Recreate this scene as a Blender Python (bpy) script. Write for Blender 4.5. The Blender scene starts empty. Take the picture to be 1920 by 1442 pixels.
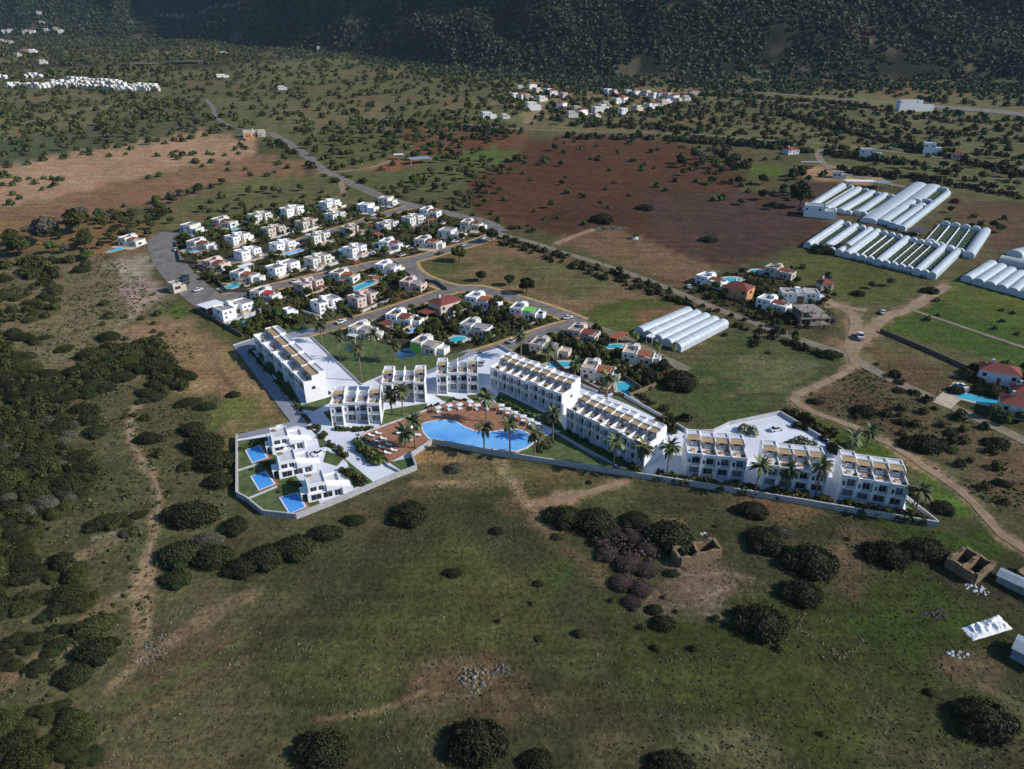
import bpy, math, random
import numpy as np
from math import radians as R, sin, cos, pi
from mathutils import Vector, Matrix
rnd = random.Random(7)
rng = np.random.default_rng(11)
scene = bpy.context.scene
C = scene.collection
# ------------------------------------------------------------ camera, sky, sun, exposure
PITCH, SLOPE, HC, FPX = R(26.0), math.tan(R(4.0)), 120.0, 1280.0
cd = bpy.data.cameras.new('camera'); cam = bpy.data.objects.new('camera', cd); C.objects.link(cam)
cam.location = (0, 0, HC); cam.rotation_euler = (pi/2 - PITCH, 0, 0)
cd.sensor_width = 36.0; cd.lens = 36.0*FPX/1920.0; cd.clip_start = 1.0; cd.clip_end = 12000
scene.camera = cam
SUN_EL, SUN_AZ = R(33.0), R(99.0)         # azimuth clockwise from +Y
w = bpy.data.worlds.new('World'); scene.world = w; w.use_nodes = True
nt = w.node_tree; bg = nt.nodes['Background']
sky = nt.nodes.new('ShaderNodeTexSky'); sky.sky_type = 'NISHITA'; sky.sun_disc = False
sky.sun_elevation = SUN_EL; sky.sun_rotation = SUN_AZ
tint = nt.nodes.new('ShaderNodeMix'); tint.data_type = 'RGBA'; tint.blend_type = 'MULTIPLY'; tint.inputs[0].default_value = 1; tint.inputs[7].default_value = (.64, .94, 1.25, 1)
nt.links.new(sky.outputs[0], tint.inputs[6]); nt.links.new(tint.outputs[2], bg.inputs[0]); bg.inputs[1].default_value = 0.09
sl = bpy.data.lights.new('sun', 'SUN'); sl.energy = 4.9; sl.angle = R(0.5); sl.color = (1.0, 0.94, 0.86)
so = bpy.data.objects.new('sun', sl); C.objects.link(so)
sdir = Vector((sin(SUN_AZ)*cos(SUN_EL), cos(SUN_AZ)*cos(SUN_EL), sin(SUN_EL)))
so.rotation_euler = (-sdir).to_track_quat('-Z', 'Y').to_euler()
scene.view_settings.view_transform = 'Standard'; scene.view_settings.look = 'None'
scene.view_settings.exposure = 0.0; scene.view_settings.gamma = 1.0

# ------------------------------------------------------------ helpers
def hash2(ix, iy, seed):
    h = (ix.astype(np.int64)*374761393 + iy.astype(np.int64)*668265263 + seed*1442695041) & 0x7fffffff
    h = ((h ^ (h >> 13))*1274126177) & 0x7fffffff
    return ((h ^ (h >> 16)) & 0xffff)/65535.0
def vnoise(x, y, seed=0):
    ix = np.floor(x); iy = np.floor(y); fx = x-ix; fy = y-iy
    ux = fx*fx*(3-2*fx); uy = fy*fy*(3-2*fy)
    a = hash2(ix, iy, seed); b = hash2(ix+1, iy, seed); c = hash2(ix, iy+1, seed); d = hash2(ix+1, iy+1, seed)
    return (a*(1-ux)+b*ux)*(1-uy) + (c*(1-ux)+d*ux)*uy
def fbm(x, y, seed=0, oct=4):
    x = np.asarray(x, float); y = np.asarray(y, float); s = 0; a = .5; t = 0
    for i in range(oct):
        s = s + a*vnoise(x, y, seed+i*17); t += a; x = x*2.03+5.1; y = y*2.03+3.7; a *= .5
    return s/t
def sstep(a, b, x):
    t = np.clip((x-a)/(b-a), 0, 1); return t*t*(3-2*t)
# mountain foot: distance of the foot of the hills along each bearing a = x/y
FA = np.array([-2, -.75, -.45, -.25, -.08, .05, .2, .8, 2.]); FB = np.array([2500, 2300, 2050, 1650, 1330, 1180, 1120, 1080, 1080.])
def terrain(x, y):
    x = np.asarray(x, float); y = np.asarray(y, float)
    z = SLOPE*y
    yb = np.interp(x/np.maximum(y, 50.), FA, FB)
    d = np.maximum(y-yb + 90*(fbm(x/240, y/240, 5, 3)-.5), 0)
    rid = 1-np.abs(2*fbm(x/300+3+y/900, y/800, 9, 4)-1)
    h = d*(.06 + .22*sstep(60, 500, d)) + rid*np.minimum(d, 500)*.60 + (fbm(x/90, y/90, 21, 3)-.45)*np.minimum(d, 260)*.22
    # low hills well before the mountains on the left
    lh = sstep(.0, .35, -(x/np.maximum(y, 50.)))*sstep(900, 1500, y)*(1-sstep(2300, 2800, y))
    z = z + h + lh*16*np.maximum(fbm(x/260, y/260, 31, 3)-.48, 0)*2
    return z
def tz(x, y): return float(terrain(np.array([x]), np.array([y]))[0])
def ray(u, v):
    a = (u-960)/FPX; b = (721-v)/FPX
    return (a, cos(PITCH)+b*sin(PITCH), -sin(PITCH)+b*cos(PITCH))
def G(u, v, up=0.0):
    """where the view of photo point (u, v) meets the land"""
    dx, dy, dz = ray(u, v); den = SLOPE*dy - dz
    s = HC/den if den > 1e-4 else 1e5
    if s*dy > 850:
        ss = np.linspace(600, 6000, 5400); X = ss*dx; Y = ss*dy; Z = HC+ss*dz
        k = np.nonzero(Z < terrain(X, Y))[0]
        if len(k): s = ss[k[0]]
        else: s = 6000
    x, y = s*dx, s*dy
    return Vector((x, y, tz(x, y)+up))
def pxm(p):                      # photo pixels per metre at p
    d = (p.y*cos(PITCH) + (HC-p.z)*sin(PITCH)); return FPX/d
def proj(p):
    d = p.y*cos(PITCH) + (HC-p.z)*sin(PITCH); upc = p.y*sin(PITCH) - (HC-p.z)*cos(PITCH)
    return 960+FPX*p.x/d, 721-FPX*upc/d
def ang(p, q):
    a, b = G(*p), G(*q); return math.atan2(b.y-a.y, b.x-a.x)
def S(r, g, b, k=0.95):          # sunlit photo colour -> base colour
    f = lambda c: ((c/255+.055)/1.055)**2.4 if c > 10 else c/255/12.92
    return (min(f(r)/k, .85), min(f(g)/k, .85), min(f(b)/k, .85))
# ------------------------------------------------------------ materials
def mat(name, col, rough=.8, var=.25, scale=1.0, bump=0.0, bscale=None, spec=.3, metal=0.0, island=0.0, col2=None, coord='Object', detail=4, transl=0.0, alpha=None):
    m = bpy.data.materials.new(name); m.use_nodes = True; n = m.node_tree; N = n.nodes; L = n.links
    p = N['Principled BSDF']; p.inputs['Roughness'].default_value = rough; p.inputs['Metallic'].default_value = metal
    p.inputs['Specular IOR Level'].default_value = spec
    tc = N.new('ShaderNodeTexCoord'); no = N.new('ShaderNodeTexNoise'); no.inputs['Scale'].default_value = scale; no.inputs['Detail'].default_value = detail
    L.new(tc.outputs[coord], no.inputs['Vector'])
    mx = N.new('ShaderNodeMix'); mx.data_type = 'RGBA'
    c2 = col2 if col2 else tuple(c*(1-var) for c in col)
    c1 = col if col2 else tuple(min(c*(1+var*.6), .9) for c in col)
    mx.inputs[6].default_value = (*c1, 1); mx.inputs[7].default_value = (*c2, 1)
    rp = N.new('ShaderNodeMapRange'); rp.inputs[1].default_value = .35; rp.inputs[2].default_value = .65
    L.new(no.outputs['Fac'], rp.inputs[0]); L.new(rp.outputs[0], mx.inputs[0])
    out = mx.outputs[2]
    if island:
        ge = N.new('ShaderNodeNewGeometry'); mr = N.new('ShaderNodeMapRange'); mr.inputs[3].default_value = 1-island; mr.inputs[4].default_value = 1+island*1.4
        L.new(ge.outputs['Random Per Island'], mr.inputs[0])
        vm = N.new('ShaderNodeVectorMath'); vm.operation = 'SCALE'; L.new(out, vm.inputs[0]); L.new(mr.outputs[0], vm.inputs['Scale']); out = vm.outputs[0]
        oi = N.new('ShaderNodeObjectInfo'); hs = N.new('ShaderNodeHueSaturation')
        r1 = N.new('ShaderNodeMapRange'); r1.inputs[3].default_value = .475; r1.inputs[4].default_value = .52; L.new(oi.outputs['Random'], r1.inputs[0]); L.new(r1.outputs[0], hs.inputs['Hue'])
        r2 = N.new('ShaderNodeMapRange'); r2.inputs[3].default_value = .75; r2.inputs[4].default_value = 1.25; L.new(oi.outputs['Random'], r2.inputs[0]); L.new(r2.outputs[0], hs.inputs['Value'])
        L.new(out, hs.inputs['Color']); out = hs.outputs[0]
    L.new(out, p.inputs['Base Color'])
    if bump:
        bn = N.new('ShaderNodeTexNoise'); bn.inputs['Scale'].default_value = bscale or scale*3; L.new(tc.outputs[coord], bn.inputs['Vector'])
        b = N.new('ShaderNodeBump'); b.inputs['Strength'].default_value = 1; b.inputs['Distance'].default_value = bump
        L.new(bn.outputs['Fac'], b.inputs['Height']); L.new(b.outputs[0], p.inputs['Normal'])
    return m
M = {}
M['render'] = mat('white_render', (.83, .83, .83), .85, .05, .35)
M['render2'] = mat('old_white_render', (.66, .65, .62), .85, .22, .5)
M['cream'] = mat('cream_render', (.56, .49, .41), .85, .22, .5)
M['pink'] = mat('pale_pink_render', (.60, .47, .42), .85, .12, .3)
M['orange'] = mat('orange_render', (.58, .30, .15), .85, .12, .3)
M['greenwall'] = mat('lime_green_render', (.16, .50, .08), .8, .12, .3)
M['bare'] = mat('bare_concrete', (.30, .26, .23), .9, .25, .6)
M['roofgrey'] = mat('grey_roof_screed', (.30, .29, .29), .9, .2, .4)
M['rooflight'] = mat('pale_roof_tiles', (.56, .57, .60), .8, .1, .6)
M['tile'] = mat('red_roof_tiles', (.20, .055, .04), .8, .3, 2.5)
M['tileorange'] = mat('orange_roof_tiles', (.30, .10, .05), .8, .3, 2.5)
M['canvas'] = mat('white_canvas', (.75, .76, .78), .7, .05, .5)
M['glass'] = mat('dark_window_glass', (.025, .035, .05), .12, .3, .6, spec=.6)
M['curtain'] = mat('curtained_window', (.16, .19, .23), .15, .4, .9, spec=.6)
M['glassrail'] = mat('pale_balcony_glass', (.42, .48, .55), .2, .1, .6, spec=.6)
M['wood'] = mat('warm_timber', (.42, .22, .085), .65, .25, 3)
M['woodpale'] = mat('pale_timber_slats', (.50, .35, .19), .65, .2, 3)
M['door'] = mat('brown_door', (.20, .12, .06), .6, .2, 2)
M['paving'] = mat('white_paving', (.64, .67, .74), .8, .10, .12)
M['pavgrey'] = mat('light_grey_kerb', (.48, .48, .50), .85, .15, .8)
M['terr'] = mat('beige_terrace_paving', (.46, .38, .29), .85, .2, .6)
M['asphalt'] = mat('asphalt', S(122, 117, 113), .9, .16, .25, col2=S(98, 93, 90))
M['asphaltblue'] = mat('new_asphalt', (.25, .265, .31), .85, .12, .1)
M['lane'] = mat('pale_lane', S(122, 112, 96), .9, .2, .3)
M['dirt'] = mat('dirt_track', S(138, 119, 96), .95, .25, .3)
M['verge'] = mat('sandy_verge', S(172, 142, 98), .95, .25, .4)
M['lawn'] = mat('lawn_grass', S(88, 102, 62), .95, .3, .5, bump=.1, bscale=6, col2=S(62, 80, 42))
M['deck'] = mat('timber_deck', S(160, 118, 92), .7, .2, 1.2, col2=S(128, 90, 68))
M['stonewall'] = mat('pale_stone_wall', (.46, .46, .46), .9, .45, 3.2, bump=.15, bscale=5)
M['ruin'] = mat('old_rubble_masonry', S(128, 108, 84), .95, .4, 2.5, bump=.25, bscale=3)
M['darkwall'] = mat('dark_garden_wall', (.14, .11, .09), .9, .3, 1.5)
M['steel'] = mat('galvanised_steel', (.5, .52, .54), .5, .1, 1, metal=.4)
M['poly'] = mat('greenhouse_film', (.50, .56, .61), .42, .10, .35, spec=.5)
M['polygrey'] = mat('old_grey_film', (.42, .45, .46), .5, .15, .35, spec=.4)
M['crop'] = mat('green_crop_rows', (.042, .075, .030), .9, .5, 1.5)
M['soil'] = mat('tilled_soil', (.13, .075, .045), .95, .4, 1.0)
M['blackcover'] = mat('dark_shade_net', (.06, .07, .09), .7, .2, 1)
M['trunk'] = mat('brown_bark', (.12, .09, .065), .95, .3, 3)
M['palmtrunk'] = mat('palm_bark', (.20, .16, .115), .95, .3, 3)
M['leaf'] = mat('dark_shrub_leaves', (.036, .042, .015), .75, .3, .35, island=.4, spec=.15, col2=(.022, .031, .011))
M['leafolive'] = mat('olive_leaves', (.058, .064, .019), .75, .3, .25, island=.45, spec=.15, col2=(.036, .044, .014))
M['leafgarden'] = mat('garden_leaves', (.072, .095, .022), .75, .3, .25, island=.45, spec=.2, col2=(.034, .06, .014))
M['leafgrey'] = mat('grey_leaves', (.095, .090, .062), .8, .3, .3, island=.4, spec=.2)
M['leafpale'] = mat('pale_olive_leaves', (.20, .22, .15), .8, .3, .3, island=.4, spec=.2)
M['leafbrown'] = mat('dry_brown_brush', (.080, .057, .048), .9, .3, .3, island=.5, spec=.1)
M['leafred'] = mat('red_leaves', (.16, .03, .04), .8, .3, .3, island=.5, spec=.1)
M['leafforest'] = mat('pine_leaves', (.060, .074, .042), .75, .3, .007, island=.6, spec=.1, col2=(.022, .038, .025), detail=6)  # two broad tones paint in the ridge light and shade that trees hide
M['palmleaf'] = mat('palm_fronds', (.105, .125, .052), .7, .3, .6, island=.35, spec=.3)
M['tuft'] = mat('scrub_tufts', (.105, .108, .052), .9, .3, .05, island=.45, spec=.1, col2=(.066, .080, .030))
M['tuftgrey'] = mat('grey_scrub_tufts', (.16, .13, .10), .9, .3, .05, island=.6, spec=.1)
M['shedroof'] = mat('blue_grey_sheet_metal', (.24, .30, .35), .5, .15, .6, spec=.5)
M['rock'] = mat('pale_rubble', (.15, .135, .115), .9, .3, 1.5, island=.3)
M['red'] = mat('red_paint', (.45, .03, .03), .4, .1, 1, spec=.5)
M['carblue'] = mat('dark_blue_paint', (.02, .08, .14), .35, .1, 1, spec=.5)
M['carwhite'] = mat('white_paint', (.72, .72, .72), .35, .05, 1, spec=.5)
M['carsilver'] = mat('silver_paint', (.45, .46, .48), .35, .05, 1, spec=.5)
M['cardark'] = mat('black_paint', (.03, .03, .035), .35, .05, 1, spec=.5)
M['tyre'] = mat('rubber', (.02, .02, .02), .8, .1, 1)
M['tarp'] = mat('white_tarpaulin', (.78, .79, .80), .6, .08, .8)
def water(name, c1, c2):
    m = mat(name, c1, .08, .2, .07, bump=.02, bscale=1.5, spec=.5, col2=c2); return m
M['pool'] = water('bright_pool_water', (.08, .30, .76), (.20, .50, .86))
M['pooldeep'] = water('deep_blue_pool_water', (.05, .27, .72), (.09, .35, .78))
M['poolcyan'] = water('turquoise_pool_water', (.05, .44, .55), (.04, .38, .5))

# ------------------------------------------------------------ object builders
def tag(o, label=None, cat=None, group=None, kind=None):
    if label: o['label'] = label
    if cat: o['category'] = cat
    if group: o['group'] = group
    if kind: o['kind'] = kind
    return o
class MB:
    def __init__(s): s.v = []; s.f = []
    def box(s, x0, x1, y0, y1, z0, z1):
        b = len(s.v)
        s.v += [(x0,y0,z0),(x1,y0,z0),(x1,y1,z0),(x0,y1,z0),(x0,y0,z1),(x1,y0,z1),(x1,y1,z1),(x0,y1,z1)]
        s.f += [(b,b+3,b+2,b+1),(b+4,b+5,b+6,b+7),(b,b+1,b+5,b+4),(b+1,b+2,b+6,b+5),(b+2,b+3,b+7,b+6),(b+3,b,b+4,b+7)]; return s
    def rim(s, x0, x1, y0, y1, z0, z1, t=.22):     # parapet round a roof
        s.box(x0, x1, y0, y0+t, z0, z1); s.box(x0, x1, y1-t, y1, z0, z1); s.box(x0, x0+t, y0+t, y1-t, z0, z1); s.box(x1-t, x1, y0+t, y1-t, z0, z1); return s
    def poly(s, pts, z=None):
        b = len(s.v); s.v += [tuple(p) if z is None else (p[0], p[1], z) for p in pts]; s.f.append(tuple(range(b, b+len(pts)))); return s
    def prism(s, pts, z0, z1):
        n = len(pts); b = len(s.v); s.v += [(p[0], p[1], z0) for p in pts] + [(p[0], p[1], z1) for p in pts]
        s.f.append(tuple(range(b+n, b+2*n))); s.f.append(tuple(range(b+n-1, b-1, -1)))
        for i in range(n): j = (i+1) % n; s.f.append((b+i, b+j, b+n+j, b+n+i))
        return s
    def cyl(s, p, q, r0, r1, n=8):
        p, q = Vector(p), Vector(q); d = (q-p).normalized(); a = d.orthogonal().normalized(); c = d.cross(a); b = len(s.v)
        for k in range(n):
            t = 2*pi*k/n; o = a*cos(t)+c*sin(t); s.v += [tuple(p+o*r0), tuple(q+o*r1)]
        for k in range(n):
            j = (k+1) % n; s.f.append((b+2*k, b+2*j, b+2*j+1, b+2*k+1))
        s.f.append(tuple(b+2*k+1 for k in range(n))); s.f.append(tuple(b+2*k for k in reversed(range(n)))); return s
    def hip(s, x0, x1, y0, y1, z0, h, e=.35):      # hipped roof
        x0 -= e; x1 += e; y0 -= e; y1 += e; b = len(s.v); i = min(x1-x0, y1-y0)/2
        if x1-x0 >= y1-y0: r = [(x0+i, (y0+y1)/2, z0+h), (x1-i, (y0+y1)/2, z0+h)]
        else: r = [((x0+x1)/2, y0+i, z0+h), ((x0+x1)/2, y1-i, z0+h)]
        s.v += [(x0,y0,z0),(x1,y0,z0),(x1,y1,z0),(x0,y1,z0)] + r
        if x1-x0 >= y1-y0: s.f += [(b,b+1,b+5,b+4),(b+2,b+3,b+4,b+5),(b+1,b+2,b+5),(b+3,b,b+4),(b+3,b+2,b+1,b)]
        else: s.f += [(b,b+1,b+4),(b+1,b+2,b+5,b+4),(b+2,b+3,b+5),(b+3,b,b+4,b+5),(b+3,b+2,b+1,b)]
        return s
    def build(s, name, m, parent=None, smooth=False, loc=None, rz=0):
        me = bpy.data.meshes.new(name); me.from_pydata(s.v, [], s.f); me.materials.append(M[m] if isinstance(m, str) else m)
        if smooth: me.polygons.foreach_set('use_smooth', [True]*len(me.polygons))
        me.update(); o = bpy.data.objects.new(name, me); C.objects.link(o)
        if parent: o.parent = parent
        if loc is not None: o.location = loc; o.rotation_euler.z = rz
        return o
def bm_np(name, V, F, m, smooth=False):            # big meshes straight from arrays (all faces alike)
    me = bpy.data.meshes.new(name); V = np.asarray(V, np.float32); F = np.asarray(F, np.int32); k = F.shape[1]
    me.vertices.add(len(V)); me.vertices.foreach_set('co', V.ravel())
    me.loops.add(F.size); me.loops.foreach_set('vertex_index', F.ravel())
    me.polygons.add(len(F)); me.polygons.foreach_set('loop_start', np.arange(0, F.size, k, dtype=np.int32))
    me.polygons.foreach_set('loop_total', np.full(len(F), k, np.int32))
    if smooth: me.polygons.foreach_set('use_smooth', np.ones(len(F), bool))
    me.update(calc_edges=True); me.materials.append(M[m] if isinstance(m, str) else m); return me
def objm(name, me, parent=None, loc=None, rz=0, sc=None):
    o = bpy.data.objects.new(name, me); C.objects.link(o)
    if parent: o.parent = parent
    if loc is not None: o.location = loc
    o.rotation_euler.z = rz
    if sc is not None: o.scale = sc
    return o
def empty(name, loc, rz=0, **k):
    o = bpy.data.objects.new(name, None); C.objects.link(o); o.location = loc; o.rotation_euler.z = rz; o.empty_display_size = .5
    return tag(o, **k)
def copy_tree(o, parent=None, kids=None):
    c = o.copy(); C.objects.link(c)
    if parent: c.parent = parent
    for ch in (KIDS.get(o.name) or [x for x in o.children]): copy_tree(ch, c)
    return c
KIDS = {}
# landmarks for the descriptions of scattered plants: photo position, words
LM = [(900,810,'the long communal pool'),(1275,615,'the five-arch white greenhouse'),(1302,1040,'the small ruined stone house'),(1815,1065,'the two-room ruined stone house'),
 (1850,1178,'the white tarpaulin'),(550,948,'the pool of the nearest villa'),(270,900,'the winding footpath'),(1600,660,'the dusty track junction'),(1496,557,'the long white hilltop house'),
 (862,480,'the bend of the village street'),(1170,1060,'the heap of brown brush'),(1875,705,'the red-roofed house at the right edge'),(1640,410,'the large greenhouse complex'),(475,250,'the yellow farmstead by the road'),
 (770,300,'the long grey farm shed'),(1100,350,'the red-brown ploughed field'),(1180,450,'the stone heap in the brown field'),(340,540,'the little kiosk by the road'),(250,455,'the lone villa at the village edge'),
 (1000,195,'the far village'),(160,160,'the far white estate'),(1630,290,'the grey cube house'),(1713,203,'the long far white building'),(910,1255,'the pale rubble heaps'),(900,1380,'the bottom edge'),
 (100,1380,'the bottom left corner'),(60,880,'the dense scrub at the left edge'),(120,360,'the ochre hillside'),(360,800,'the dry triangular field'),(1500,330,'the white farm sheds'),(1850,1340,'the bottom right corner'),
 (640,600,'the palm lawn'),(1430,1170,'the round bush patch'),(60,580,'the stony scrub'),(290,200,'the far left meadow'),(700,230,'the far olive fields'),(1300,300,'the upper brown field')]
ORD = ['nearest','second nearest','third nearest','fourth nearest','fifth nearest','sixth nearest','seventh nearest','eighth nearest','ninth nearest','tenth nearest','eleventh nearest','twelfth nearest']
def autolabel(items, desc, short=None):
    """items: (object, Vector) -> labels that name each by its rank from a landmark"""
    b = {}
    for o, p in items:
        u, v = proj(p); l = min(LM, key=lambda q: (q[0]-u)**2+((q[1]-v)*1.5)**2)
        du, dv = u-l[0], v-l[1]
        d = ('to the right of' if du > 0 else 'to the left of') if abs(du) > 1.6*abs(dv) else ('below' if dv > 0 else 'above')
        b.setdefault((l[2], d), []).append((du*du+dv*dv, o))
    for (lm, d), L in b.items():
        L.sort(key=lambda q: q[0])
        for i, (_, o) in enumerate(L):
            n = ORD[i] if i < len(ORD) else f'{i+1}th nearest'
            dd = desc(o) if callable(desc) else desc
            o['label'] = f'{dd}, {n} {d} {lm}'
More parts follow.
